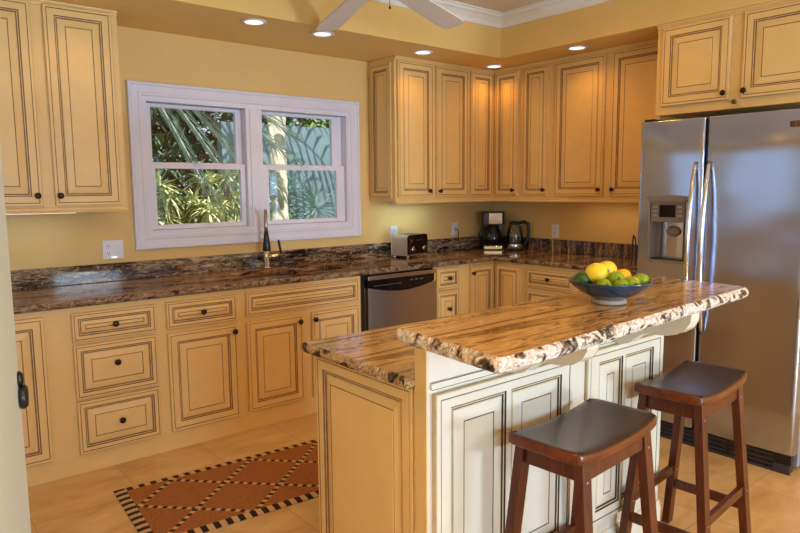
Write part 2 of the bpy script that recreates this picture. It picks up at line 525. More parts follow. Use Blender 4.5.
        for a in range(len(xs) - 1):
            for b in range(len(zs) - 1):
                cx, cz = (xs[a] + xs[a + 1]) / 2, (zs[b] + zs[b + 1]) / 2
                if any(f[0] < cx < f[1] and f[2] < cz < f[3] for f in fields):
                    continue
                s.add([(xs[a], y(t), zs[b]), (xs[a + 1], y(t), zs[b]), (xs[a + 1], y(t), zs[b + 1]), (xs[a], y(t), zs[b + 1])], [(0, 1, 2, 3)], cm)
        for f in fields:
            sl = min(slope, 0.5 * min(f[1] - f[0], f[3] - f[2]) - 0.026)
            q = [(0, t, cm), (0.0022, t - 0.004, gm), (0.0048, t - 0.004, gm), (0.009, t - 0.0045, 2), (0.0108, t - 0.008, gm),
                 (0.0142, t - 0.008, gm), (0.0185, t - 0.0073, 2), (0.0145 + sl, t - 0.0022, cm), (0.0155 + sl, t - 0.0032, gm), (0.0182 + sl, t - 0.0032, gm),
                 (0.0194 + sl, t - 0.0016, cm)]
            loops(q, f, cm)
        # back
        s.add(ring(0, 0), [(3, 2, 1, 0)], cm)
        return s
    def build(s, name, mats, parent=None, loc=None, bevel=0.0, smooth=False, rot=None, autosmooth=None):
        me = bpy.data.meshes.new(name)
        me.from_pydata(s.v, [], s.f)
        for mm in (mats if isinstance(mats, (list, tuple)) else [mats]):
            me.materials.append(M[mm] if isinstance(mm, str) else mm)
        for p_, mi, sm in zip(me.polygons, s.m, s.sm):
            p_.material_index = mi
            p_.use_smooth = sm or smooth
        me.update()
        o = bpy.data.objects.new(name, me)
        COL.objects.link(o)
        if parent: o.parent = parent
        if loc: o.location = loc
        if rot: o.rotation_euler = rot
        if bevel:
            b = o.modifiers.new('edges', 'BEVEL')
            b.width = bevel
            b.segments = 2
            b.limit_method = 'ANGLE'
            b.angle_limit = math.radians(40)
        if autosmooth:
            bm = bmesh.new(); bm.from_mesh(me)
            for e in bm.edges:
                if len(e.link_faces) == 2 and e.calc_face_angle(0) > autosmooth: e.smooth = False
            bm.to_mesh(me); bm.free()
        return o

def thing(name, label, cat, loc=(0, 0, 0), rz=0.0, group=None):
    o = bpy.data.objects.new(name, None)
    COL.objects.link(o)
    o.empty_display_size = 0.05
    o.location = loc
    o.rotation_euler = (0, 0, rz)
    return tag(o, label, cat, group)

def tag(o, label, cat, group=None):
    o['label'] = label
    o['category'] = cat
    o['kind'] = 'thing'
    if group: o['group'] = group
    return o

def struct(o, label=None):
    o['kind'] = 'structure'
    if label: o['label'] = label
    return o

def copy_thing(o, label=None, loc=None, rz=None):
    """a thing with copies of its parts and sub-parts"""
    c = o.copy(); COL.objects.link(c)
    for ch in list(o.children):
        d = ch.copy(); COL.objects.link(d); d.parent = c
        for g in list(ch.children):
            e = g.copy(); COL.objects.link(e); e.parent = d
    if label: c['label'] = label
    if loc: c.location = loc
    if rz is not None: c.rotation_euler = (0, 0, rz)
    return c

# ------------------------------------------------------------------ room shell
XL, YR, ZS, ZC = -4.75, -6.6, 2.435, 2.742
WX0, WX1, WZ0, WZ1 = -3.128, -1.6125, 1.198, 2.022     # window opening
def wall_with_hole(name, axis, pos, thick, a0, a1, z0, z1, holes, mat, label):
    mb = MB()
    xs = sorted({a0, a1} | {h[0] for h in holes} | {h[1] for h in holes})
    zs = sorted({z0, z1} | {h[2] for h in holes} | {h[3] for h in holes})
    for i in range(len(xs) - 1):
        for k in range(len(zs) - 1):
            cx, cz = (xs[i] + xs[i + 1]) / 2, (zs[k] + zs[k + 1]) / 2
            if any(h[0] < cx < h[1] and h[2] < cz < h[3] for h in holes): continue
            if axis == 'y': mb.box(xs[i], xs[i + 1], pos, pos + thick, zs[k], zs[k + 1])
            else: mb.box(pos, pos + thick, xs[i], xs[i + 1], zs[k], zs[k + 1])
    return struct(mb.build(name, mat), label)

struct(MB().box(XL - 0.2, 0.2, YR - 0.2, 0.2, -0.12, 0.0).build('floor', 'floor'), 'travertine tile kitchen floor')
wall_with_hole('wall_back', 'y', 0.0, 0.14, XL - 0.14, 0.14, 0, ZC + 0.1, [(WX0, WX1, WZ0, WZ1)], 'wall', 'yellow painted wall with the window over the sink')
wall_with_hole('wall_right', 'x', 0.0, 0.14, YR - 0.14, -0.0005, 0, ZC + 0.1, [], 'wall', 'yellow painted wall behind the refrigerator')
wall_with_hole('wall_left', 'x', XL - 0.14, 0.14, YR - 0.14, -0.0005, 0, ZC + 0.1, [(-2.10, -0.42, 1.08, 2.25)], 'wall', 'yellow painted left wall')
wall_with_hole('wall_rear', 'y', YR - 0.14, 0.14, XL, 0, 0, ZC + 0.1, [(-1.45, -0.6, 0.0, 2.1), (-2.47, -1.5, 1.05, 2.0), (-4.6, -3.2, 0.6, 2.1)], 'wall', 'rear wall with glazed terrace door')
struct(MB().box(XL - 0.14, 0.14, YR - 0.14, 0.14, ZC, ZC + 0.1).build('ceiling', 'ceiling'), 'peach coloured tray ceiling')
# soffit: dropped band along the back and right walls
mb = MB()
mb.box(XL + 0.0005, -0.0005, -0.72, -0.0005, ZS, ZC - 0.0005)
mb.box(-0.68, -0.0005, -3.3, -0.7205, ZS, ZC - 0.0005)
struct(mb.build('ceiling_soffit', 'soffit'), 'dropped golden soffit over the wall cabinets')
# crown moulding along the inside of the tray
prof = [(0, 0), (0.010, 0.002), (0.012, 0.016), (0.016, 0.03), (0.045, 0.058), (0.062, 0.066), (0.066, 0.08), (0.08, 0.082), (0.08, 0.092), (0.0, 0.092)]
mb = MB()
z0 = ZC - 0.0925
P0 = [(XL + 0.001, -0.7205), (-0.6805, -0.7205), (-0.6805, -6.5)]
for (ax, sgn) in ((0, 1), (1, 1)):
    vs_, n = [], len(prof)
    if ax == 0:
        for d, h in prof: vs_.append((P0[0][0], P0[0][1] - d, z0 + h))
        for d, h in prof: vs_.append((P0[1][0] - d, P0[1][1] - d, z0 + h))
    else:
        for d, h in prof: vs_.append((P0[1][0] - d, P0[1][1] - d, z0 + h))
        for d, h in prof: vs_.append((P0[1][0] - d, -3.3, z0 + h))
    mb.add(vs_, [(i, (i + 1) % n, n + (i + 1) % n, n + i) for i in range(n)])
struct(mb.build('trim_1', 'crown'), 'white crown moulding around the tray ceiling')
# stub of wall that carries the open door on the left
struct(MB().box(XL + 0.001, -4.475, -3.22, -3.12, 0, ZC - 0.001).build('wall_stub', 'wall'), 'short wall return beside the open door')
door = MB().box(0, 0.80, -0.018, 0.018, 0.012, 2.05).build('door_1', 'doorpaint', loc=(-4.452, -3.105, 0), rot=(0, 0, math.atan2(0.77, 0.19)), bevel=0.003)
struct(door, 'pale open door at the left edge of the room')
MB().lathe([(0.026, 0), (0.030, 0.004), (0.030, 0.013), (0.024, 0.019), (0.004, 0.020)], 20, (0.772, -0.018, 0.952), 'y').build('door_knob', 'black', door)
MB().lathe([(0.019, 0), (0.019, 0.006), (0.012, 0.012), (0.003, 0.013)], 16, (0.772, -0.018, 0.998), 'y').build('thumb_turn', 'black', door)
# rear glass door and rear window frames (behind the photographer)
for nm, (a0, a1, b0, b1) in (('door_2', (-1.45, -0.6, 0.0, 2.1)), ('window_3', (-2.47, -1.5, 1.05, 2.0)), ('window_4', (-4.6, -3.2, 0.6, 2.1))):
    mb = MB()
    for q in ((a0, a0 + 0.07, b0, b1), (a1 - 0.07, a1, b0, b1), (a0 + 0.07, a1 - 0.07, b1 - 0.07, b1), (a0 + 0.07, a1 - 0.07, b0, b0 + 0.04)):
        mb.box(q[0], q[1], YR - 0.10, YR - 0.03, q[2], q[3])
    struct(mb.build(nm, 'white'))
mb = MB()
for q in ((-2.10, -2.04, 1.08, 2.25), (-0.48, -0.42, 1.08, 2.25), (-2.04, -0.48, 2.19, 2.25), (-2.04, -0.48, 1.08, 1.14), (-1.285, -1.235, 1.14, 2.19)):
    mb.box(XL - 0.10, XL - 0.03, q[0], q[1], q[2], q[3])
struct(mb.build('window_2', 'white'), 'window in the left wall')

# ------------------------------------------------------------------ window over the sink
def molded_frame(x0, x1, z0, z1, w, steps):
    """casing: mitred frame with stepped profile; steps = [(inset, depth)]"""
    mb = MB()
    vs_ = []
    for i, d in steps:
        vs_ += [(x0 + i, -d, z0 + i), (x1 - i, -d, z0 + i), (x1 - i, -d, z1 - i), (x0 + i, -d, z1 - i)]
    fs = []
    for k in range(len(steps) - 1):
        for q in range(4):
            q2 = (q + 1) % 4
            fs.append((k * 4 + q, k * 4 + q2, k * 4 + 4 + q2, k * 4 + 4 + q))
    mb.add(vs_, fs)
    return mb
win = molded_frame(-3.226, -1.507, 1.094, 2.122, 0.1,
                   [(0, 0.0), (0, 0.022), (0.004, 0.026), (0.016, 0.026), (0.022, 0.018), (0.060, 0.018), (0.066, 0.022), (0.078, 0.022), (0.084, 0.014), (0.104, 0.014), (0.104, -0.002)]).build('window_1', 'white')
struct(win, 'white double window over the sink')
# jamb liner of the opening
mb = MB()
e = 0.012
mb.box(WX0 - e * 0, WX0 + e, -0.012, 0.138, WZ0, WZ1); mb.box(WX1 - e, WX1, -0.012, 0.138, WZ0, WZ1)
mb.box(WX0 + e, WX1 - e, -0.012, 0.138, WZ1 - e, WZ1); mb.box(WX0 + e, WX1 - e, -0.012, 0.138, WZ0, WZ0 + e)
mb.build('window_jamb', 'white', win)
MB().box(-2.452, -2.33, -0.010, 0.130, WZ0 + e, WZ1 - e).box(-2.425, -2.357, -0.018, -0.0105, WZ0 + e, WZ1 - e).build('mullion', 'white', win, bevel=0.003)
def sash(x0, x1, z0, z1, y, gx0, gx1, gz0, gz1, nm):
    mb = MB()
    d = 0.032
    for q in ((x0, gx0, z0, z1), (gx1, x1, z0, z1), (gx0, gx1, gz1, z1), (gx0, gx1, z0, gz0)):
        mb.box(q[0], q[1], y, y + d, q[2], q[3])
    o = mb.build(nm, 'white', win, bevel=0.002)
    MB().box(gx0 - 0.004, gx1 + 0.004, y + 0.014, y + 0.018, gz0 - 0.004, gz1 + 0.004).build('pane', 'glass', o)
    return o
for (a, b, g0, g1, h0, h1) in ((-3.114, -2.454, -3.070, -2.498, -3.068, -2.488), (-2.328, -1.627, -2.296, -1.713, -2.275, -1.700)):
    sash(a, b, 1.600, 2.006, 0.055, g0, g1, 1.640, 1.984, 'upper_sash')
    lo = sash(a, b, 1.212, 1.634, 0.020, h0, h1, 1.242, 1.598, 'lower_sash')
    MB().box((a + b) / 2 - 0.03, (a + b) / 2 + 0.03, 0.004, 0.0195, 1.622, 1.632).lathe([(0.012, 0), (0.012, 0.012), (0.004, 0.016)], 12, ((a + b) / 2, 0.012, 1.632)).build('sash_lock', 'white', lo)
# two small sash cords hooks on the mullion
MB().box(-2.436, -2.428, -0.022, -0.0185, 1.30, 1.345).box(-2.378, -2.370, -0.022, -0.0185, 1.32, 1.38).build('latch', 'white', win)

# ------------------------------------------------------------------ cabinets
def add_knob(parent, x, z, y=-0.02, mat='bronze', k=1.0):
    return MB().lathe([(0.0085 * k, 0), (0.0085 * k, 0.003), (0.0055 * k, 0.006), (0.0055 * k, 0.012), (0.013 * k, 0.016), (0.0165 * k, 0.021),
                       (0.015 * k, 0.026), (0.008 * k, 0.029), (0.002, 0.030)], 18, (x, y, z), 'y').build('knob', mat, parent)

def front(parent, kind, x0, x1, z0, z1, knob=None, yb=0.0, mats=('cream', 'glaze', 'wash')):
    """door or drawer front overlaid on the face frame (local coords, face frame plane at y=yb)"""
    w, h = x1 - x0, z1 - z0
    if kind == 'door':
        b, ol, sl = (0.050, 0.014, 0.036) if w > 0.3 else (0.042, 0.011, 0.026)
    else:
        b, ol, sl = (0.030, 0.010, 0.022) if h < 0.2 else (0.032, 0.011, 0.034)
    mb = MB().panel(x0, x1, z0, z1, yb, [(x0 + b, x1 - b, z0 + b, z1 - b)], ol, 0.02, sl)
    o = mb.build({'door': 'door', 'drawer': 'drawer', 'false': 'false_front'}[kind], list(mats), parent)
    if knob: add_knob(o, knob[0], knob[1], yb - 0.02)
    return o

def base_cabinet(label, x0, x1, rz, ox, oy, fronts, depth=0.585, top=0.872):
    """local: x along the face, face frame front at y=0; (ox,oy) is the world position of local (0,0)"""
    o = thing('base_cabinet', label, 'cabinet', (ox, oy, 0), rz, 'base cabinets under the granite counter')
    g = 0.0
    MB().box(x0 + g, x1 - g, 0.0205, depth, 0.0855, top).build('carcass', 'cream', o)
    MB().box(x0 + g, x1 - g, 0, 0.02, 0.0855, 0.8775).build('face_frame', 'cream', o)
    MB().box(x0 + g, x1 - g, 0.004, 0.024, 0.0, 0.085).build('toe_kick', 'cream', o)
    for f in fronts: front(o, *f)
    return o

FB = -0.612   # face frame plane of the back run
# left corner cabinet, half behind the open door
base_cabinet('grey-lit two-door base cabinet at the far left beside the open door', -0.932, 0, 0, -3.800, FB,
             [('door', -0.897, -0.507, 0.112, 0.846, None), ('door', -0.490, -0.074, 0.112, 0.846, (-0.46, 0.80))])
base_cabinet('three-drawer base cabinet left of the sink, stacked drawers with centre knobs', 0, 0.50, 0, -3.800, FB,
             [('drawer', 0.050, 0.470, 0.697, 0.846, (0.256, 0.772)), ('drawer', 0.050, 0.470, 0.398, 0.680, (0.255, 0.567)),
              ('drawer', 0.050, 0.470, 0.107, 0.385, (0.262, 0.250))])
base_cabinet('base cabinet with one drawer over one golden door, left of the sink cabinet', -0.002, 0.473, 0, -3.298, FB,
             [('drawer', 0.026, 0.440, 0.697, 0.847, (0.230, 0.774)), ('door', 0.026, 0.440, 0.112, 0.672, (0.416, 0.632))])
base_cabinet('sink base cabinet with wide false front over two doors under the window', 0, 0.878, 0, -2.825, FB,
             [('false', 0.028, 0.852, 0.707, 0.852), ('door', 0.028, 0.414, 0.118, 0.674, (0.385, 0.630)), ('door', 0.480, 0.856, 0.118, 0.674, (0.498, 0.629))], top=0.66)
base_cabinet('narrow white-lit cabinet of small drawers right of the dishwasher', 0, 0.285, 0, -1.276, FB,
             [('drawer', 0.018, 0.256, 0.702, 0.866, (0.137, 0.785)), ('drawer', 0.018, 0.256, 0.402, 0.690, (0.137, 0.55)), ('drawer', 0.018, 0.256, 0.107, 0.390, (0.137, 0.25))])
# corner unit with an L shaped pair of doors
o = thing('base_cabinet', 'inside-corner base cabinet with two doors meeting under the coffee maker', 'cabinet', (-0.612, -0.612, 0), 0, 'base cabinets under the granite counter')
MB().box(-0.377, 0.585, 0.0205, 0.585, 0.0855, 0.872).box(0.0205, 0.585, -0.3195, 0.02, 0.0855, 0.872).build('carcass', 'cream', o)
MB().box(-0.377, 0.0, 0, 0.02, 0.0855, 0.8775).box(0.0, 0.02, -0.3195, 0.02, 0.0855, 0.8775).build('face_frame', 'cream', o)
MB().box(-0.377, 0.024, 0.004, 0.024, 0, 0.085).box(0.004, 0.024, -0.3195, 0.0035, 0, 0.085).build('toe_kick', 'cream', o)
front(o, 'door', -0.290, -0.024, 0.112, 0.858, (-0.272, 0.80))
dr = MB().panel(0.024, 0.293, 0.112, 0.858, 0, [(0.066, 0.251, 0.154, 0.816)], 0.011, 0.02, 0.026).build('door', ['cream', 'glaze', 'wash'], o, rot=(0, 0, -PI / 2))
# right run, facing left
base_cabinet('golden base cabinet with wide top drawer right of the corner, behind the fruit bowl', 0, 0.476, -PI / 2, -0.612, -0.934,
             [('drawer', 0.018, 0.452, 0.706, 0.848, (0.235, 0.779)), ('drawer', 0.018, 0.452, 0.405, 0.690, (0.235, 0.55)), ('drawer', 0.018, 0.452, 0.107, 0.390, (0.235, 0.25))])
base_cabinet('base cabinet next to the refrigerator, mostly hidden behind the island', 0, 0.5695, -PI / 2, -0.612, -1.412,
             [('drawer', 0.03, 0.545, 0.706, 0.848, (0.29, 0.779)), ('door', 0.03, 0.28, 0.112, 0.672, (0.26, 0.632)), ('door', 0.295, 0.545, 0.112, 0.672, (0.315, 0.632))])

def upper_cabinet(label, x0, x1, rz, ox, oy, fronts, z0=1.363, z1=2.4345, depth=0.315, rail=True, group='wall cabinets under the soffit', side=None):
    o = thing('upper_cabinet', label, 'cabinet', (ox, oy, 0), rz, group)
    g = 0.0
    MB().box(x0 + g, x1 - g, 0.0205, depth, z0, z1 - 0.002).build('carcass', 'cream', o)
    MB().box(x0 + g, x1 - g, 0, 0.02, z0, z1 - 0.0005).build('face_frame', 'cream', o)
    if rail:
        MB().prism([(-0.012, z0 - 0.018), (-0.014, z0 - 0.010), (-0.006, z0 - 0.002), (-0.006, z0 + 0.006), (-0.0005, z0 + 0.012), (-0.0005, z0 - 0.0008), (0.03, z0 - 0.0008), (0.03, z0 - 0.018)], x0 + g, x1 - g, 'yz').build('light_rail', 'cream', o)
    MB().prism([(-0.0005, z1 - 0.030), (-0.006, z1 - 0.026), (-0.008, z1 - 0.016), (-0.016, z1 - 0.008), (-0.018, z1 - 0.001), (-0.0005, z1 - 0.001)], x0 + g, x1 - g, 'yz').build('crown_strip', 'cream', o)
    for f in fronts: front(o, *f)
    if side:
        # raised panel on the exposed left side
        a0, a1, b0, b1, xx = side
        MB().panel(-a1, -a0, b0, b1, 0, [(-a1 + 0.04, -a0 - 0.04, b0 + 0.042, b1 - 0.042)], 0.011, 0.012, 0.022).build('side_panel', ['cream', 'glaze', 'wash'], o, loc=(xx, 0, 0), rot=(0, 0, -PI / 2))
    return o
FU = -0.322
Z0, Z1 = 1.393, 2.402
upper_cabinet('wall cabinet at the top left corner, cut by the picture edge', -0.99, 0.001, 0, -3.752, FU,
              [('door', -0.93, -0.495, Z0 - 0.01, 2.415, (-0.52, 1.437)), ('door', -0.45, -0.030, Z0 - 0.01, 2.415, (-0.056, 1.437))])
upper_cabinet('single-door wall cabinet just left of the window', 0, 0.396, 0, -3.751, FU,
              [('door', 0.028, 0.362, Z0 - 0.01, 2.415, (0.051, 1.436))])
upper_cabinet('two-door wall cabinet right of the window with a panelled side', 0, 0.778, 0, -1.400, FU,
              [('door', 0.019, 0.377, Z0, Z1, (0.324, 1.439)), ('door', 0.409, 0.763, Z0, Z1, (0.436, 1.438))], side=(0.036, 0.288, 1.385, 2.392, -0.0005))
o = thing('upper_cabinet', 'inside-corner wall cabinet with two narrow doors meeting above the coffee maker', 'cabinet', (-0.322, -0.322, 0), 0, 'wall cabinets under the soffit')
MB().box(-0.2995, 0.315, 0.0205, 0.315, 1.363, 2.4325).box(0.0205, 0.315, -0.3055, 0.02, 1.363, 2.4325).build('carcass', 'cream', o)
MB().box(-0.2995, 0, 0, 0.02, 1.363, 2.434).box(0, 0.02, -0.3055, 0.02, 1.363, 2.434).build('face_frame', 'cream', o)
rp = lambda z0: [(-0.012, z0 - 0.018), (-0.014, z0 - 0.010), (-0.006, z0 - 0.002), (-0.006, z0 + 0.006), (-0.0005, z0 + 0.012), (-0.0005, z0 - 0.0008), (0.03, z0 - 0.0008), (0.03, z0 - 0.018)]
cp = lambda z1: [(-0.0005, z1 - 0.030), (-0.006, z1 - 0.026), (-0.008, z1 - 0.016), (-0.016, z1 - 0.008), (-0.018, z1 - 0.001), (-0.0005, z1 - 0.001)]
MB().prism(rp(1.363), -0.2995, 0.0, 'yz').prism([(a, b) for a, b in rp(1.363)], -0.3055, -0.0145, 'xz').build('light_rail', 'cream', o)
MB().prism(cp(2.4345), -0.2995, 0.0, 'yz').prism(cp(2.4345), -0.3055, -0.019, 'xz').build('crown_strip', 'cream', o)
front(o, 'door', -0.286, -0.026, Z0, Z1)
d2 = MB().panel(0.034, 0.284, Z0, Z1, 0, [(0.076, 0.242, Z0 + 0.042, Z1 - 0.042)], 0.011, 0.02, 0.026).build('door', ['cream', 'glaze', 'wash'], o, rot=(0, 0, -PI / 2))
add_knob(d2, 0.247, 1.440)
upper_cabinet('narrow single-door wall cabinet right of the corner', 0, 0.303, -PI / 2, -0.322, -0.629,
              [('door', 0.024, 0.280, Z0, Z1, (0.254, 1.440))])
upper_cabinet('two-door wall cabinet beside the refrigerator, over the right counter', 0, 1.045, -PI / 2, -0.322, -0.934,
              [('door', 0.038, 0.474, Z0, Z1, (0.450, 1.440)), ('door', 0.530, 0.985, Z0, Z1, (0.564, 1.440))])
uc = [o_ for o_ in bpy.data.objects if o_.name.startswith('upper_cabinet') and 'over the right counter' in o_['label']][0]
ul = MB().box(0.1, 0.9, 0.12, 0.17, 1.348, 1.3625).build('added_under_light', 'plate', uc)  # unseen strip with a warm lamp, added to brighten the wall below
l_ = lamp('lamp', 'AREA', (0.5, 0.145, 1.346), (0, 0, 0), 0.9, (1.0, 0.72, 0.36), shape='RECTANGLE', size=0.76, size_y=0.04)
l_.parent = uc
# deep cabinet over the fridge
o = upper_cabinet('deep two-door cabinet above the stainless refrigerator', 0, 1.075, -PI / 2, -0.655, -1.982,
              [('door', 0.040, 0.448, 1.944, 2.406, (0.426, 1.982)), ('door', 0.517, 0.930, 1.944, 2.406, (0.537, 1.982))], z0=1.893, z1=2.434, depth=0.635, rail=False, group='wall cabinets under the soffit')
MB().lathe([(0.007, 0), (0.007, 0.012), (0.013, 0.016), (0.013, 0.024), (0.003, 0.026)], 14, (0.482, 0, 1.928), 'y').build('catch', 'brass', o)
MB().box(-0.640, -0.004, -2.0015, -1.983, 0.0, 1.8925).build('fridge_panel', 'cream')
tag(bpy.data.objects['fridge_panel'], 'tall cream side panel between counter and refrigerator', 'panel')

# ------------------------------------------------------------------ worktops
def resample(pts):
    """pts: list of (x, y, chisel) corners; chisel flag is for the edge that starts there"""
    out = []
    n = len(pts)
    for i in range(n):
        a, b = pts[i], pts[(i + 1) % n]
        L = math.hypot(b[0] - a[0], b[1] - a[1])
        k = max(1, int(L / 0.013)) if a[2] else 1
        for j in range(k):
            t = j / k
            pc = a[2] if j > 0 else (a[2] and pts[i - 1][2])
            out.append((a[0] + (b[0] - a[0]) * t, a[1] + (b[1] - a[1]) * t, bool(pc), bool(a[2])))
    return out
def rounded(pts, r):
    """round the corners of an outline where both edges are chiselled"""
    out = []
    n = len(pts)
    for i in range(n):
        p0, p1, p2 = pts[i - 1], pts[i], pts[(i + 1) % n]
        if p0[2] and p1[2]:
            a = Vector(p0[:2]) - Vector(p1[:2]); b = Vector(p2[:2]) - Vector(p1[:2])
            a.normalize(); b.normalize()
            c = Vector(p1[:2])
            for k in range(6):
                t = k / 5
                q = (c + a * r) * (1 - t) ** 2 + c * 2 * t * (1 - t) + (c + b * r) * t * t
                out.append((q.x, q.y, True))
        else:
            out.append(p1)
    return out
def slab(name, outline, z0, z1, mats, parent, holes=(), amp=0.005, inset=0.012, origin=(0, 0, 0)):
    ox, oy, oz = origin
    pts = resample(outline)
    n = len(pts)
    bm = bmesh.new()
    rings = [[], [], [], [], []]
    for i, (x, y, ch, che) in enumerate(pts):
        a = Vector((pts[i - 1][0], pts[i - 1][1])); b = Vector((pts[(i + 1) % n][0], pts[(i + 1) % n][1])); c = Vector((x, y))
        t = (b - a).normalized() if ch else None
        nv = Vector((t.y, -t.x)) if ch else Vector((0, 0))     # outward for CCW outline
        h = z1 - z0
        for k, (ins, z, am) in enumerate(((inset, z1, 0), (0.003, z1 - h * 0.22, 1), (-0.001, z1 - h * 0.5, 1), (0.002, z0 + h * 0.2, 1), (inset, z0, 0))):
            q = Vector((x, y, z))
            w = am * amp * (noise.noise(q * 55) * 1.2 + noise.noise(q * 130 + Vector((3, 1, 5))) * 1.0) if ch else 0
            off = (-ins + w) if ch else 0
            dz = (0.004 * noise.noise(q * 60 + Vector((9, 2, 1)))) if ch and am else 0
            rings[k].append(bm.verts.new((x + nv.x * off - ox, y + nv.y * off - oy, z + dz - oz)))
    for k in range(4):
        for i in range(n):
            j = (i + 1) % n
            f = bm.faces.new((rings[k][i], rings[k + 1][i], rings[k + 1][j], rings[k][j]))
            f.material_index = 1 if pts[i][3] else 0
    for ring, z, up in ((rings[0], z1, 1), (rings[4], z0, -1)):
        edges = [bm.edges.get((ring[i], ring[(i + 1) % n])) for i in range(n)]
        hv = []
        for hole in holes:
            vs_ = [bm.verts.new((hx - ox, hy - oy, z - oz)) for hx, hy in hole]
            edges += [bm.edges.new((vs_[i], vs_[(i + 1) % len(vs_)])) for i in range(len(vs_))]
            hv.append(vs_)
        bmesh.ops.triangle_fill(bm, use_beauty=True, edges=edges, normal=(0, 0, up))
        if up == 1: top_h = hv
        else:
            for A, B in zip(top_h, hv):
                m_ = len(A)
                for i in range(m_):
                    bm.faces.new((A[i], A[(i + 1) % m_], B[(i + 1) % m_], B[i]))
    bmesh.ops.recalc_face_normals(bm, faces=bm.faces)
    me = bpy.data.meshes.new(name)
    bm.to_mesh(me); bm.free()
    for m_ in mats: me.materials.append(M[m_])
    o = bpy.data.objects.new(name, me)
    COL.objects.link(o)
    o.location = origin
    if parent: o.parent = parent
    return o
def rrect(x0, x1, y0, y1, r=0.04, k=5):
    out = []
    for cx, cy, a0 in ((x1 - r, y1 - r, 0), (x0 + r, y1 - r, PI / 2), (x0 + r, y0 + r, PI), (x1 - r, y0 + r, 1.5 * PI)):
        for i in range(k + 1):
            a = a0 + PI / 2 * i / k
            out.append((cx + r * math.cos(a), cy + r * math.sin(a)))
    return out
ZT, ZU = 0.914, 0.8785
DC = -0.648
SX0, SXM0, SXM1, SX1, SY0, SY1 = -2.70, -2.30, -2.265, -1.96, -0.505, -0.145
ct = slab('granite_countertop', [(-0.0015, -0.0015, False), (-4.7485, -0.0015, False), (-4.7485, DC, True), (-0.648, DC, True), (-0.648, -1.9815, False), (-0.0015, -1.9815, False)],
          ZU, ZT, ['granite', 'edgedark'], None, [rrect(SX0, SXM0, SY0, SY1), rrect(SXM1, SX1, SY0 + 0.03, SY1)], amp=0.004)
tag(ct, 'dark streaked granite counter running along the back and right walls', 'countertop')
MB().box(-4.748, -0.0315, -0.030, -0.0015, ZT + 0.0005, 1.024).build('backsplash', 'splash', ct, bevel=0.003)
MB().box(-0.030, -0.0015, -1.981, -0.0015, ZT + 0.0005, 1.024).build('backsplash', 'splashcross', ct, bevel=0.003)

# undermount sink
sk = thing('kitchen_sink', 'undermount double-bowl stainless sink below the window', 'sink', ((SX0 + SX1) / 2, -0.32, ZU - 0.2))
for (a, b, c, d, dp) in ((SX0, SXM0, SY0, SY1, 0.19), (SXM1, SX1, SY0 + 0.03, SY1, 0.16)):
    mb = MB()
    rings = []
    for ins, z in ((-0.008, ZU - 0.001), (0.0, ZU - 0.001), (0.006, ZU - 0.03), (0.012, ZU - dp + 0.03), (0.04, ZU - dp), (0.09, ZU - dp - 0.003)):
        rings.append([(x - (SX0 + SX1) / 2, y + 0.32, z - (ZU - 0.2)) for x, y in rrect(a + ins, b - ins, c + ins, d - ins, max(0.01, 0.04 - ins * 0.1))])
    k = len(rings[0])
    vs_ = [v for r in rings for v in r]
    fs = [(i * k + j, i * k + (j + 1) % k, (i + 1) * k + (j + 1) % k, (i + 1) * k + j) for i in range(len(rings) - 1) for j in range(k)]
    fs.append(tuple((len(rings) - 1) * k + j for j in range(k)))
    mb.add(vs_, fs, 0, True)
    bo = mb.build('bowl', 'sinksteel', sk)
    MB().lathe([(0.035, 0), (0.035, 0.003), (0.02, 0.004), (0.012, 0.001)], 16, ((a + b) / 2 - (SX0 + SX1) / 2, (c + d) / 2 + 0.32, 0.2 - dp - 0.002)).build('drain', 'chrome', bo)

# ------------------------------------------------------------------ faucet
fx, fy = -2.368, -0.085
fc = thing('kitchen_faucet', 'tall pull-down sink faucet with black spray head and side lever', 'faucet', (fx, fy, ZT + 0.0005))
MB().lathe([(0.027, 0), (0.027, 0.006), (0.020, 0.012), (0.019, 0.16), (0.016, 0.165), (0.0125, 0.17), (0.0125, 0.20)], 22).build('body', 'chrome', fc)
dx, dy = -0.45, -0.893   # spout points at the room
arc = [(0, 0, 0.20), (0, 0, 0.27)]
for k in range(1, 13):
    a = PI * k / 12
    s_ = 0.075 * (1 - math.cos(a))
    arc.append((dx * s_, dy * s_, 0.30 + 0.075 * math.sin(a) * 1.35))
arc.append((dx * 0.15, dy * 0.15, 0.27))
MB().tube(arc, 0.0115, 14).build('spout', 'brushed', fc)
MB().lathe([(0.026, 0.135), (0.0275, 0.14), (0.026, 0.17), (0.018, 0.235), (0.013, 0.27)], 20, (dx * 0.15, dy * 0.15, 0)).build('spray_head', 'black', fc)
h = MB().tube([(0.012, 0, 0.078), (0.06, -0.01, 0.082), (0.112, -0.02, 0.088)], [0.018, 0.017, 0.015], 14).build('handle_hub', 'chrome', fc)
MB().tube([(0.104, -0.02, 0.098), (0.094, -0.02, 0.15), (0.086, -0.02, 0.195)], [0.008, 0.009, 0.008], 12).build('lever', 'black', h)

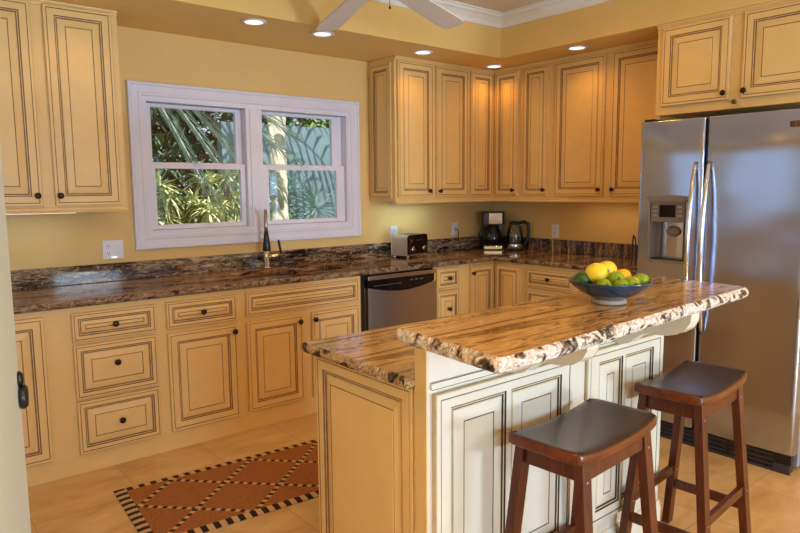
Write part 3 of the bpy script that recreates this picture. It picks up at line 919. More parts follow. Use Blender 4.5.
# ------------------------------------------------------------------ dishwasher
dw = thing('dishwasher', 'stainless dishwasher with curved handle pocket, right of the sink cabinet', 'dishwasher', (-1.945, -0.602, 0))
MB().box(0.004, 0.664, 0.0, 0.56, 0.02, 0.870).build('tub_body', 'black', dw)
MB().box(0.03, 0.64, -0.003, -0.0005, 0.025, 0.10).build('toe_panel', 'black', dw)
outl = [(0.042, 0.11), (0.658, 0.11)]
zb = 0.765
outl += [(0.658, 0.782)] + [(0.658 - 0.616 * k / 14, 0.782 - 0.042 * math.sin(PI * k / 14)) for k in range(1, 14)] + [(0.042, 0.782)]
MB().prism(outl, -0.042, -0.001, 'xz').build('door_panel', 'steelplain', dw, bevel=0.004)
po = [(0.042, 0.787)] + [(0.042 + 0.616 * k / 14, 0.787 - 0.042 * math.sin(PI * k / 14)) for k in range(1, 14)] + [(0.658, 0.787), (0.658, 0.838), (0.042, 0.838)]
cp_ = MB().prism(po, -0.030, -0.001, 'xz').build('control_panel', 'blackgloss', dw)
mb = MB()
for k in range(9):
    mb.box(0.10 + 0.028 * k, 0.118 + 0.028 * k, -0.0312, -0.0301, 0.793, 0.797)
for k in range(3):
    mb.box(0.42 + 0.05 * k, 0.45 + 0.05 * k, -0.0312, -0.0301, 0.806, 0.812)
mb.build('button_marks', 'grey', cp_)
MB().box(0.042, 0.658, -0.044, -0.001, 0.8385, 0.868).build('top_rail', 'steelplain', dw, bevel=0.004)

# ------------------------------------------------------------------ refrigerator
FX = -1.02
fr = thing('refrigerator', 'side-by-side stainless refrigerator with ice dispenser at the right wall', 'refrigerator', (FX, -2.10, 0), -PI / 2)
# local: x along the front (left to right), y into the wall
MB().box(0.004, 0.892, 0.075, 0.93, 0.03, 1.815).build('cabinet_body', 'fridgeside', fr, bevel=0.004)
def fdoor(x0, x1, z0, z1, hole=None):
    """slightly bowed door front with rounded vertical edges, optional rectangular recess"""
    mb = MB()
    N = 16
    def prof(t):
        x = x0 + (x1 - x0) * t
        e_ = min(t, 1 - t) * (x1 - x0)
        y = -0.006 * math.sin(PI * t)
        if e_ < 0.014: y += 0.014 - math.sqrt(max(0, 0.014 ** 2 - (0.014 - e_) ** 2))
        return x, y
    ts = [0, 0.006, 0.015, 0.03, 0.05] + [0.05 + 0.9 * k / N for k in range(1, N)] + [0.95, 0.97, 0.985, 0.994, 1]
    zs = [z0, z0 + 0.006] + [z0 + 0.006 + (z1 - z0 - 0.012) * k / 8 for k in range(1, 8)] + [z1 - 0.006, z1]
    if hole:
        hx0, hx1, hz0, hz1 = hole
        ts = sorted(set([t for t in ts if not (min(abs(t - (hx0 - x0) / (x1 - x0)), abs(t - (hx1 - x0) / (x1 - x0))) < 0.012)] + [(hx0 - x0) / (x1 - x0), (hx1 - x0) / (x1 - x0)]))
        zs = sorted(set([z for z in zs if min(abs(z - hz0), abs(z - hz1)) > 0.02] + [hz0, hz1]))
    vs_, fs = [], []
    for z in zs:
        yy = 0.004 if z in (z0, z1) else 0
        for t in ts:
            x, y = prof(t); vs_.append((x, y + yy, z))
    w = len(ts)
    for i in range(len(zs) - 1):
        for j in range(w - 1):
            if hole:
                cx = (vs_[i * w + j][0] + vs_[i * w + j + 1][0]) / 2; cz = (zs[i] + zs[i + 1]) / 2
                if hole[0] < cx < hole[1] and hole[2] < cz < hole[3]: continue
            fs.append((i * w + j, i * w + j + 1, (i + 1) * w + j + 1, (i + 1) * w + j))
    mb.add(vs_, fs, 0, True)
    D = 0.068
    bo = len(mb.v)
    mb.add([(x0, D, z0), (x1, D, z0), (x1, D, z1), (x0, D, z1)], [(3, 2, 1, 0)])
    # sides, top, bottom
    L = [i * w for i in range(len(zs))]; Rr = [i * w + w - 1 for i in range(len(zs))]
    mb.f.append([bo, ] + L + [bo + 3]); mb.f.append([bo + 2] + Rr[::-1] + [bo + 1])
    mb.f.append([bo + 1] + list(range(w))[::-1] + [bo]); mb.f.append([bo + 3] + list(range((len(zs) - 1) * w, len(zs) * w)) + [bo + 2])
    mb.m += [0] * 4; mb.sm += [False] * 4
    return mb
HX0, HX1, HZ0, HZ1 = 0.086, 0.296, 1.040, 1.380
ld = fdoor(0.002, 0.377, 0.105, 1.822, (HX0, HX1, HZ0, HZ1)).build('freezer_door', 'steel', fr)
rd = fdoor(0.391, 0.890, 0.105, 1.822).build('fridge_door', 'steel', fr)
MB().box(0.379, 0.389, 0.02, 0.07, 0.105, 1.815).build('door_seal', 'black', fr)
def handle(xh, parent, s):
    pts = []
    for k in range(25):
        t = k / 24
        z = 0.655 + (1.585 - 0.655) * t
        bow = 0.060 * math.sin(PI * t) ** 0.7
        pts.append((xh, -0.006 - bow, z))
    return MB().tube(pts, [0.009 + 0.005 * math.sin(PI * k / 24) for k in range(25)], 14).build('handle', 'chrome', parent)
handle(0.338, ld, 1)
handle(0.412, rd, 1)
M['dispgrey'] = plain('taupe dispenser plastic', srgb(126, 112, 104), 0.4)
# dispenser
d_ = MB()
d_.box(HX0, HX1, 0.060, 0.064, HZ0, HZ1); d_.box(HX0, HX0 + 0.004, -0.004, 0.060, HZ0, HZ1); d_.box(HX1 - 0.004, HX1, -0.004, 0.060, HZ0, HZ1)
d_.box(HX0 + 0.004, HX1 - 0.004, -0.004, 0.060, HZ0, HZ0 + 0.004); d_.box(HX0 + 0.004, HX1 - 0.004, -0.004, 0.060, HZ1 - 0.004, HZ1)
disp = d_.build('dispenser', 'dispgrey', ld)
MB().prism([(HX0 + 0.03, 0.0595), (HX0 + 0.05, 0.045), (HX0 + 0.09, 0.036), (HX1 - 0.07, 0.036), (HX1 - 0.04, 0.045), (HX1 - 0.02, 0.0595)], HZ0 + 0.013, 1.2575, 'xy').build('back_plate', 'steelplain', disp)
mb = MB()
for q in ((HX0 - 0.010, HX0, HZ0 - 0.008, 1.371), (HX1, HX1 + 0.010, HZ0 - 0.008, 1.371), (HX0, HX1, HZ0 - 0.014, HZ0)):
    mb.box(q[0], q[1], -0.014, 0.002, q[2], q[3])
mb.build('dispenser_bezel', 'brushed', ld, bevel=0.002)
hood = [(HX0 - 0.014, 1.390), (HX0 + 0.006, 1.372), (HX1 - 0.006, 1.372), (HX1 + 0.014, 1.390), (HX1 + 0.014, 1.398)] + [(HX1 + 0.014 - (HX1 - HX0 + 0.028) * k / 10, 1.398 + 0.008 * math.sin(PI * k / 10)) for k in range(1, 10)] + [(HX0 - 0.014, 1.398)]
MB().prism(hood, -0.030, -0.0065, 'xz').build('dispenser_hood', 'dispgrey', ld, bevel=0.002)
cpn = MB().box(HX0 + 0.006, HX1 - 0.006, -0.014, 0.03, 1.258, 1.3715).build('control_panel', 'dispgrey', ld, bevel=0.002)
MB().box(0.144, 0.238, -0.0165, -0.0145, 1.286, 1.354).build('display', 'blackgloss', cpn)
for i in range(3):
    for x_ in (0.106, 0.250):
        MB().box(x_, x_ + 0.026, -0.0165, -0.0145, 1.289 + 0.024 * i, 1.301 + 0.024 * i).build('button', 'brushed', cpn)
MB().lathe([(0.030, 0), (0.034, 0.006), (0.030, 0.014), (0.008, 0.018)], 20, (0.208, 0.034, 1.205), 'y', sx=1.25, sy=0.9).build('paddle', 'dispgrey', ld)
MB().box(HX0 + 0.008, HX1 - 0.008, 0.0, 0.058, HZ0 + 0.005, HZ0 + 0.012).build('drip_tray', 'black', ld)
bd = MB().box(0.790, 0.862, -0.0075, -0.0025, 1.738, 1.765).build('badge', plain('brown badge', srgb(84, 56, 40), 0.3), rd)
MB().box(0.812, 0.822, -0.0085, -0.0076, 1.741, 1.762).box(0.828, 0.834, -0.0085, -0.0076, 1.741, 1.762).build('badge_mark', 'brass', bd)
gr = MB().box(0.01, 0.88, 0.02, 0.05, 0.012, 0.098).build('base_grille', 'black', fr)
mb = MB()
for zz in (0.030, 0.055, 0.080):
    for (a, b) in ((0.06, 0.30), (0.32, 0.56), (0.58, 0.80)):
        mb.box(a, b, 0.014, 0.0195, zz, zz + 0.008)
mb.box(0.01, 0.88, 0.012, 0.0195, 0.0, 0.016).box(0.80, 0.88, 0.008, 0.0195, 0.018, 0.05)
mb.build('grille_slat', plain('dark grille slat', srgb(64, 64, 72), 0.4, 0.3), gr)
MB().box(0.012, 0.075, 0.02, 0.10, 1.8165, 1.838).build('hinge_cover', 'black', fr, bevel=0.004)

# ------------------------------------------------------------------ island
isl = thing('kitchen_island', 'cream two-level kitchen island in the middle with brown-glazed panels', 'island', (-2.68, -2.5, 0))
IX, IY = -2.68, -2.5
def L(x0, x1, y0, y1, z0, z1): return (x0 - IX, x1 - IX, y0 - IY, y1 - IY, z0, z1)
MB().box(*L(-3.284, -1.985, -2.7615, -2.215, 0.0, 0.877)).build('body', 'cream', isl)
MB().box(*L(-3.3025, -1.985, -2.812, -2.762, 0.0, 1.033)).build('knee_wall', 'daylitcream', isl, bevel=0.003)
# golden end panel facing left
ep = MB().panel(2.216, 2.748, 0.03, 0.872, 0, [(2.216 + 0.045, 2.748 - 0.045, 0.075, 0.872 - 0.045)], 0.012, 0.022, 0.030)
ep.v = [(a - 2.5, b, c) for a, b, c in ep.v]
ep.build('end_panel', ['cream', 'glaze', 'wash'], isl, loc=(-3.2845 - IX, 0, 0), rot=(0, 0, -PI / 2))
MB().box(*L(-3.3065, -3.303, -2.8125, -2.762, 0.0, 1.033)).build('warm_end_cover', 'cream', isl, bevel=0.001)  # thin cover added in deeper cream, warm light put into the colour
MB().box(*L(-3.302, -3.2845, -2.7618, -2.7485, 0, 0.876)).build('corner_bead', 'cream', isl, bevel=0.004)
# seating side panels
def ipanel(x0, x1, fields):
    f = [(a - IX, b - IX, 0.238, 0.818) for a, b in fields]
    return MB().panel(x0 - IX, x1 - IX, 0.185, 0.866, -2.8125 - IY, f, 0.018, 0.018, 0.040).build('face_panel', ['daylitcream', 'islandglaze', 'islandwash'], isl)
ipanel(-3.284, -2.632, [(-3.225, -2.982), (-2.960, -2.697)])
ipanel(-2.545, -2.028, [(-2.476, -2.318), (-2.302, -2.097)])
MB().box(*L(-2.632, -2.545, -2.818, -2.8125, 0.13, 1.03)).build('pilaster', 'daylitcream', isl, bevel=0.002)
MB().prism([(-2.8125 - IY, 0.0), (-2.826 - IY, 0.0), (-2.826 - IY, 0.10), (-2.822 - IY, 0.112), (-2.818 - IY, 0.128), (-2.8125 - IY, 0.13)], -3.303 - IX, -1.985 - IX, 'yz').build('base_moulding', 'daylitcream', isl)
mb = MB()
mb.box(*L(-3.290, -1.985, -2.8185, -2.8125, 0.878, 0.900)).box(*L(-3.290, -1.985, -2.8192, -2.8186, 0.8975, 0.9000), mat=1).box(*L(-3.290, -1.985, -2.8192, -2.8186, 0.878, 0.8798), mat=1)
mb.build('ledger_strip', ['daylitcream', 'islandglaze'], isl)
def corbel(x):
    pr = [(-2.8195, 1.0325), (-2.8195, 0.880), (-2.845, 0.876), (-2.875, 0.884), (-2.905, 0.910), (-2.930, 0.928), (-2.960, 0.936), (-2.990, 0.935), (-3.025, 0.938), (-3.060, 0.948), (-3.090, 0.968), (-3.105, 0.995), (-3.108, 1.0325)]
    return MB().prism([(a - IY, b) for a, b in pr], x - 0.03 - IX, x + 0.03 - IX, 'yz').build('corbel', 'daylitcream', isl, bevel=0.003)
corbel(-2.930)
corbel(-2.335)

ic = slab('island_countertop', rounded([(-1.97, -2.172, True), (-3.345, -2.172, True), (-3.345, -2.7615, False), (-1.97, -2.7615, True)], 0.02), ZU, ZT + 0.001, ['granitegold', 'edgewarm'], None, amp=0.004, origin=(-2.68, -2.5, ZU))
tag(ic, 'lower golden granite island top with chiselled edge', 'countertop')
bt = slab('bar_countertop', rounded([(-1.870, -2.705, True), (-3.398, -2.768, True), (-3.436, -3.212, True), (-1.922, -3.118, True)], 0.04), 1.0335, 1.0735, ['granitegold', 'edge'], None, amp=0.0045, inset=0.012, origin=(-2.68, -2.95, 1.0335))
tag(bt, 'raised golden granite bar top with pale chiselled edge, under the fruit bowl', 'countertop')

# ------------------------------------------------------------------ fruit bowl
BX, BY, BZ = -2.625, -2.960, 1.0745
BS = 0.93
bw = thing('fruit_bowl', 'blue-green footed ceramic bowl full of lemons and limes', 'bowl', (BX, BY, BZ))
out = [(0.052, 0), (0.056, 0.004), (0.050, 0.016), (0.066, 0.022), (0.100, 0.038), (0.130, 0.058), (0.146, 0.074), (0.147, 0.078), (0.143, 0.078),
       (0.126, 0.063), (0.096, 0.044), (0.060, 0.030), (0.02, 0.027), (0.002, 0.027)]
MB().lathe([(r_ * BS, z_) for r_, z_ in out[2:]], 40).build('bowl', 'bowl', bw)
MB().lathe([(0.050, 0), (0.056, 0.003), (0.052, 0.0155), (0.02, 0.0155)], 32).build('foot', 'bowlfoot', bw)
def fruit(name, label, rt, up, back, r, elong, mat, rz, group, tilt=1.3):
    """rt/up in the bowl's frame along the room's diagonal, back = away from the camera"""
    up = up * 0.90 if up > 0.085 else up * 0.93
    rt, back, r = rt * BS, back * BS, r * BS
    x = 0.773 * rt + 0.634 * back
    y = -0.634 * rt + 0.773 * back
    pr = []
    for k in range(13):
        a = PI * k / 12
        rr = r * math.sin(a) ** 0.9 if 0 < k < 12 else 0.002
        z = -r * elong * math.cos(a)
        if k in (0, 12): z *= 1.07
        pr.append((max(rr, 0.002), z))
    o = MB().lathe(pr, 20).build(name, mat)
    o.location = (BX + x, BY + y, BZ + up)
    o.rotation_euler = (tilt, 0, rz)
    MB().lathe([(0.004, 0), (0.0045, 0.002), (0.002, 0.003)], 8, (0, 0, r * elong * 1.05)).build('stem_end', 'stem', o)
    return tag(o, label, name, group)
FG = 'citrus fruit in the bowl'
fruit('lemon', 'large yellow lemon at the front left of the top layer', -0.052, 0.112, -0.010, 0.037, 1.04, 'lemon', 0.4, FG)
fruit('lemon', 'large yellow lemon at the back of the bowl, partly behind another', 0.004, 0.112, 0.055, 0.036, 1.05, 'lemon', 1.2, FG)
fruit('lemon', 'small deep-yellow lemon on the right behind the limes', 0.057, 0.092, 0.035, 0.028, 1.05, 'orangelemon', 0.9, FG)
fruit('lemon', 'yellow lemon peeping out low on the right', 0.072, 0.070, -0.018, 0.026, 1.08, 'lemon', -0.4, FG)
fruit('lime', 'dark green lime at the left rim of the bowl', -0.094, 0.086, 0.000, 0.031, 1.06, 'darklime', 0.9, FG)
fruit('lime', 'green lime low at the front left of the bowl', -0.044, 0.072, -0.070, 0.026, 1.18, 'lime', -0.6, FG)
fruit('lime', 'green lime on top in the middle of the bowl', 0.010, 0.092, -0.035, 0.029, 1.15, 'lime', -0.7, FG)
fruit('lime', 'green lime low in the middle front of the bowl', 0.012, 0.072, -0.082, 0.025, 1.2, 'lime', -0.65, FG)
fruit('lime', 'green lime low at the front right of the bowl', 0.052, 0.073, -0.062, 0.027, 1.12, 'lime', -0.5, FG)
fruit('lime', 'round bright lime at the right rim of the bowl', 0.106, 0.078, -0.005, 0.028, 1.08, 'lime', 0.3, FG)

# ------------------------------------------------------------------ toaster
ts = thing('toaster', 'silver four-slice toaster with dark brown front and two knobs', 'toaster', (-1.130, -0.168, ZT + 0.0008), 0.25)
def rbox(x0, x1, z0, z1, r, k=5):
    return [(a, b) for a, b in ([(x0, z0), (x1, z0)] + [(x1 - r + r * math.cos(PI / 2 * i / k), z1 - r + r * math.sin(PI / 2 * i / k)) for i in range(k + 1)]
            + [(x0 + r - r * math.sin(PI / 2 * i / k), z1 - r + r * math.cos(PI / 2 * i / k)) for i in range(k + 1)])]
MB().prism(rbox(-0.135, 0.135, 0.016, 0.180, 0.03), -0.072, 0.085, 'xz').build('shell', 'toaster', ts, bevel=0.003)
tf = MB().prism(rbox(-0.133, 0.133, 0.030, 0.178, 0.028), -0.082, -0.0725, 'xz').build('front_panel', plain('dark brown chrome', srgb(66, 42, 34), 0.15, 0.7, var=0.3), ts, bevel=0.002)
MB().box(-0.134, 0.134, -0.086, -0.0725, 0.016, 0.0295).build('lower_trim', 'chrome', ts, bevel=0.002)
for x_ in (-0.075, 0.078):
    MB().lathe([(0.022, 0), (0.024, 0.004), (0.021, 0.012), (0.014, 0.014), (0.012, 0.022), (0.003, 0.023)], 20, (x_, -0.082, 0.066), 'y', mats=[0, 0, 0, 1, 1, 1]).build('knob', ['chrome', 'black'], tf)
MB().box(-0.115, -0.108, -0.090, -0.0825, 0.055, 0.150).box(-0.126, -0.097, -0.098, -0.0905, 0.128, 0.142).build('lever', 'chrome', tf)
for k in range(3): MB().box(-0.02 + 0.03 * k, 0.0 + 0.03 * k, -0.0845, -0.0825, 0.132, 0.142).build('button', 'brushed', tf)
MB().box(-0.10, 0.10, -0.04, -0.012, 0.1802, 0.182).box(-0.10, 0.10, 0.02, 0.048, 0.1802, 0.182).build('slot', 'black', ts)
for a in (-0.115, 0.115):
    for b in (-0.06, 0.07):
        MB().lathe([(0.012, 0), (0.013, 0.006), (0.010, 0.0155)], 12, (a, b, 0)).build('foot', 'chrome', ts)

# ------------------------------------------------------------------ coffee maker
cf_scale = 1.08
cf = thing('coffee_maker', 'black drip coffee maker with chrome bands and glass carafe in the corner', 'coffee maker', (-0.190, -0.205, ZT + 0.0008), -PI / 4)
MB().box(-0.085, 0.085, -0.085, 0.10, 0, 0.045).build('base', 'black', cf, bevel=0.008)
MB().box(-0.072, 0.072, -0.0868, -0.0855, 0.008, 0.034).build('base_band', 'chrome', cf, bevel=0.001)
MB().box(-0.085, 0.085, 0.045, 0.10, 0.0455, 0.225).build('tank', 'black', cf, bevel=0.006)
MB().prism([(-0.09, -0.08), (-0.08, -0.09), (0.08, -0.09), (0.09, -0.08), (0.09, 0.10), (-0.09, 0.10)], 0.2255, 0.335, 'xy').build('brew_head', 'black', cf, bevel=0.006)
MB().box(-0.036, 0.070, -0.0925, -0.0905, 0.234, 0.324).build('head_band', 'chrome', cf, bevel=0.001)
car = MB().lathe([(0.062, 0.047), (0.074, 0.055), (0.080, 0.10), (0.070, 0.155), (0.050, 0.190), (0.050, 0.198)], 28, (0, -0.036, 0)).build('carafe', 'blackgloss', cf)
MB().lathe([(0.051, 0.1985), (0.053, 0.203), (0.042, 0.214), (0.006, 0.216)], 24, (0, -0.036, 0)).build('carafe_lid', 'black', car)
MB().tube([(-0.050, -0.044, 0.19), (-0.092, -0.055, 0.187), (-0.114, -0.062, 0.15), (-0.110, -0.06, 0.10), (-0.080, -0.048, 0.075)], 0.009, 10).build('carafe_handle', 'black', car)

cf.scale = (cf_scale, 1.0, 1.0)
# ------------------------------------------------------------------ kettle
kt = thing('electric_kettle', 'glass electric kettle with black handle beside the coffee maker', 'kettle', (-0.125, -0.405, ZT + 0.0008), -PI / 4)
MB().lathe([(0.070, 0), (0.074, 0.006), (0.070, 0.014), (0.02, 0.0145)], 28).build('power_base', 'black', kt)
MB().lathe([(0.066, 0.015), (0.070, 0.02), (0.070, 0.05), (0.068, 0.055)], 28).build('chrome_band', 'chrome', kt)
MB().lathe([(0.068, 0.0552), (0.071, 0.09), (0.070, 0.13), (0.060, 0.18), (0.050, 0.212)], 28, caps=False).build('jug', 'kettleglass', kt)
MB().lathe([(0.051, 0.2122), (0.054, 0.218), (0.050, 0.232), (0.030, 0.240), (0.004, 0.242)], 24).build('lid', 'black', kt)
MB().tube([(0.045, 0, 0.226), (0.085, 0, 0.236), (0.112, 0, 0.215), (0.118, 0, 0.15), (0.108, 0, 0.085), (0.085, 0, 0.045), (0.066, 0, 0.035)], [0.012, 0.013, 0.013, 0.012, 0.012, 0.011, 0.01], 12).build('handle', 'black', kt)

kt.scale = (1.0, 1.0, 1.06)
# cords
def cord(pts, label, r=0.0035):
    P_ = [Vector(p) for p in pts]
    out_ = []
    for i in range(len(P_) - 1):
        p0, p1, p2, p3 = P_[max(i - 1, 0)], P_[i], P_[i + 1], P_[min(i + 2, len(P_) - 1)]
        for k in range(8):
            t = k / 8
            out_.append(0.5 * ((2 * p1) + (p2 - p0) * t + (2 * p0 - 5 * p1 + 4 * p2 - p3) * t * t + (3 * p1 - p0 - 3 * p2 + p3) * t ** 3))
    out_.append(P_[-1])
    o = Vector(out_[0])
    ob = MB().tube([p - o for p in out_], r, 8).build('power_cord', 'black')
    ob.location = o
    return tag(ob, label, 'cord')
cord([(-0.475, -0.012, 1.10), (-0.470, -0.045, 1.09), (-0.46, -0.05, 1.00), (-0.45, -0.07, 0.926), (-0.42, -0.13, 0.919), (-0.36, -0.10, 0.919), (-0.40, -0.055, 0.921), (-0.34, -0.05, 0.945), (-0.29, -0.06, 0.95), (-0.255, -0.075, 0.93)],
     'thin black cord looping from the wall outlet to the coffee maker')
cord([(-0.40, -1.695, 0.918), (-0.36, -1.68, 0.96), (-0.345, -1.67, 1.05), (-0.355, -1.68, 1.10), (-0.375, -1.695, 1.12), (-0.385, -1.715, 1.09), (-0.39, -1.725, 1.0), (-0.40, -1.73, 0.918)],
     'dark wire loop standing on the counter beside the refrigerator', 0.005)

# ------------------------------------------------------------------ outlets
def outlet(label, loc, rz, kind):
    o = thing('outlet_plate', label, 'outlet', loc, rz, 'white wall outlets above the backsplash')
    w = 0.060 if kind == 'double' else 0.037
    MB().box(-w, w, -0.006, 0, -0.057, 0.057).build('cover_plate', 'plate', o, bevel=0.002)
    if kind == 'double':
        f = MB().box(-0.050, -0.008, -0.0085, -0.0065, -0.042, 0.042).build('receptacle', 'plate', o)
        mb = MB()
        for zc_ in (-0.021, 0.021):
            mb.box(-0.036, -0.033, -0.0092, -0.0086, zc_ - 0.002, zc_ + 0.008).box(-0.025, -0.022, -0.0092, -0.0086, zc_ - 0.002, zc_ + 0.008)
            mb.lathe([(0.003, 0), (0.003, 0.0006)], 8, (-0.029, -0.0086, zc_ - 0.010), 'y')
        mb.build('slot', 'slot', f)
        MB().prism([(-0.0065, -0.034), (-0.0085, -0.034), (-0.0115, 0.034), (-0.0065, 0.034)], 0.012, 0.046, 'yz').build('rocker', 'plate', o)
        MB().box(-0.012, 0.018, -0.010, -0.0087, -0.050, -0.043).build('night_light', 'bar', o)
    else:
        f = MB().box(-0.017, 0.017, -0.0085, -0.0065, -0.034, 0.034).build('receptacle', 'plate', o)
        mb = MB()
        for zc_ in (-0.017, 0.017):
            mb.box(-0.007, -0.004, -0.0092, -0.0086, zc_ - 0.002, zc_ + 0.007).box(0.004, 0.007, -0.0092, -0.0086, zc_ - 0.002, zc_ + 0.007)
        mb.build('slot', 'slot', f)
    return o
outlet('double white plate with outlet and rocker switch left of the window', (-3.357, -0.0008, 1.105), 0, 'double')
outlet('white outlet plate on the wall just above the toaster', (-1.160, -0.0008, 1.100), 0, 'single')
outlet('white outlet plate on the back wall left of the coffee maker', (-0.470, -0.0008, 1.100), 0, 'single')
outlet('white outlet plate on the right wall, right of the kettle', (-0.0008, -0.745, 1.092), -PI / 2, 'single')

# ------------------------------------------------------------------ recessed lights
def can(x, y, z, label, power=5.2, size=140, group='recessed lights in the soffit'):
    o = thing('recessed_light', label, 'light', (x, y, z - 0.0005), 0, group)
    MB().lathe([(0.052, 0.0), (0.072, 0.0), (0.076, -0.004), (0.070, -0.008), (0.054, -0.006)], 32, caps=False).build('trim_ring', 'white', o)
    MB().lathe([(0.053, -0.0045), (0.040, -0.0062), (0.002, -0.007)], 32, caps=False).build('lens', 'lens', o)
    l = lamp('lamp', 'SPOT', (0, 0, -0.03), (0, 0, 0), power, WARM, spot_size=math.radians(size), spot_blend=0.7, shadow_soft_size=0.05)
    l.parent = o
    return o
can(-2.660, -0.583, ZS, 'recessed light in the soffit above the left window sash')
can(-2.183, -0.575, ZS, 'recessed light in the soffit beside the fan blade, above the sink')
can(-1.306, -0.538, ZS, 'recessed light in front of the wall cabinet right of the window')
can(-0.490, -0.478, ZS, 'recessed light in the inside corner of the soffit')
can(-0.537, -1.305, ZS, 'recessed light in the right soffit above the tall cabinet doors')
can(-3.60, -0.583, ZS, 'unseen recessed light added in the soffit above the left wall cabinets', 2.5)  # out of view, added for more warm light on the left
can(-4.2, -1.75, ZC, 'unseen recessed light added over the left floor', 16, 165, 'unseen added ceiling lights')  # this and the next ceiling lights are unseen, added as warm fill
can(-1.45, -1.75, ZC, 'unseen recessed light added between the island and the refrigerator', 27, 165, 'unseen added ceiling lights')
can(-4.0, -3.9, ZC, 'unseen recessed light added above the photographer', 95, 165, 'unseen added ceiling lights')
can(-1.4, -4.4, ZC, 'unseen recessed light added behind the bar stools', 60, 165, 'unseen added ceiling lights')

def strip_light(label, x0, x1, y, z, mat, power=1.2, col=(1.0, 0.95, 0.86)):
    o = thing('strip_light', label, 'light', ((x0 + x1) / 2, y, z), 0, 'strip lights under the wall cabinets')
    w = (x1 - x0) / 2
    MB().box(-w, w, -0.03, 0.03, -0.022, 0).build('housing', 'white', o, bevel=0.003)
    MB().box(-w + 0.01, w - 0.01, -0.024, 0.024, -0.0245, -0.0225).build('diffuser', mat, o)
    l = lamp('lamp', 'AREA', (0, 0, -0.027), (0, 0, 0), power, col, shape='RECTANGLE', size=2 * w - 0.04, size_y=0.04)
    l.parent = o
    return o
strip_light('white strip light under the left wall cabinets', -4.10, -3.585, -0.17, 1.3625, 'bar', 0.5, (0.5, 0.8, 1.0))
strip_light('grey strip light under the two-door cabinet right of the window', -1.32, -0.80, -0.17, 1.3625, 'plate', 1.3, (0.6, 0.95, 1.0))  # fixture looks unlit; its lamp is added to brighten the wall

# ------------------------------------------------------------------ ceiling fan
fan = thing('ceiling_fan', 'white ceiling fan with broad blades at the top of the room', 'fan', (-2.424, -1.478, ZC - 0.0005))
MB().lathe([(0.075, 0), (0.075, -0.02), (0.05, -0.05), (0.014, -0.055), (0.014, -0.10)], 28).build('canopy', 'fanwhite', fan)
MB().lathe([(0.03, -0.10), (0.10, -0.115), (0.115, -0.15), (0.115, -0.20), (0.09, -0.235), (0.05, -0.25), (0.05, -0.275), (0.004, -0.28)], 32).build('motor_housing', 'fanwhite', fan)
MB().tube([(0.02, -0.05, -0.275), (0.022, -0.055, -0.38)], 0.0015, 6).lathe([(0.004, 0), (0.006, -0.008), (0.003, -0.016)], 10, (0.022, -0.055, -0.38)).build('pull_chain', 'bronze', fan)
dr_ = 0.173
for k in range(5):
    a = 1.425 + k * 1.2566 if k else 1.425
    a = [1.425, 0.174, 1.425 + 1.26, 1.425 + 2.52, 1.425 + 3.78][k]
    ca, sa = math.cos(a), math.sin(a)
    ol = [(0.19, 0.052), (0.22, 0.062), (0.40, 0.070), (0.60, 0.074), (0.635, 0.066), (0.650, 0.045), (0.650, -0.045), (0.635, -0.066), (0.60, -0.074), (0.40, -0.070), (0.22, -0.062), (0.19, -0.052)]
    zc0 = 2.496 - ZC
    mb = MB()
    n = len(ol)
    vs_ = []
    for tz in (0.0, 0.007):
        for r_, w_ in ol:
            vs_.append((r_ * ca - w_ * sa, r_ * sa + w_ * ca, zc0 - dr_ * r_ - w_ * 0.12 + tz))
    mb.add(vs_, [tuple(range(n))[::-1], tuple(range(n, 2 * n))] + [(i, (i + 1) % n, n + (i + 1) % n, n + i) for i in range(n)])
    bl = mb.build('blade', 'fanwhite', fan)
    MB().bar((0.09 * ca, 0.09 * sa, zc0 + 0.035), (0.24 * ca, 0.24 * sa, zc0 - dr_ * 0.24 + 0.012), 0.045, 0.008, (0, 0, 1)).build('blade_bracket', 'fanwhite', bl)

# ------------------------------------------------------------------ rug
rg = MB()
nx, ny = 60, 22
vs_, fs = [], []
for j in range(ny + 1):
    for i in range(nx + 1):
        x_, y_ = RUG_L * i / nx, -RUG_W * j / ny
        ed = min(i, nx - i, j, ny - j)
        vs_.append((x_, y_, 0.009 + 0.0012 * noise.noise(Vector((x_ * 3, y_ * 3, 0))) - (0.004 if ed == 0 else 0)))
for j in range(ny):
    for i in range(nx):
        q = j * (nx + 1) + i
        fs.append((q, q + nx + 1, q + nx + 2, q + 1))
rg.add(vs_, fs, 0, True)
b0 = [(0, 0, 0.001), (RUG_L, 0, 0.001), (RUG_L, -RUG_W, 0.001), (0, -RUG_W, 0.001)]
t0 = [(0, 0, 0.005), (RUG_L, 0, 0.005), (RUG_L, -RUG_W, 0.005), (0, -RUG_W, 0.005)]
rg.add(b0 + t0, [(0, 1, 2, 3), (0, 4, 5, 1), (1, 5, 6, 2), (2, 6, 7, 3), (3, 7, 4, 0)])
ro = rg.build('floor_rug', 'rug', None, (-3.682, -0.937, 0.0), rot=(0, 0, math.radians(-3.8)))
tag(ro, 'brown runner rug with black and cream striped border and diamond lattice', 'rug')

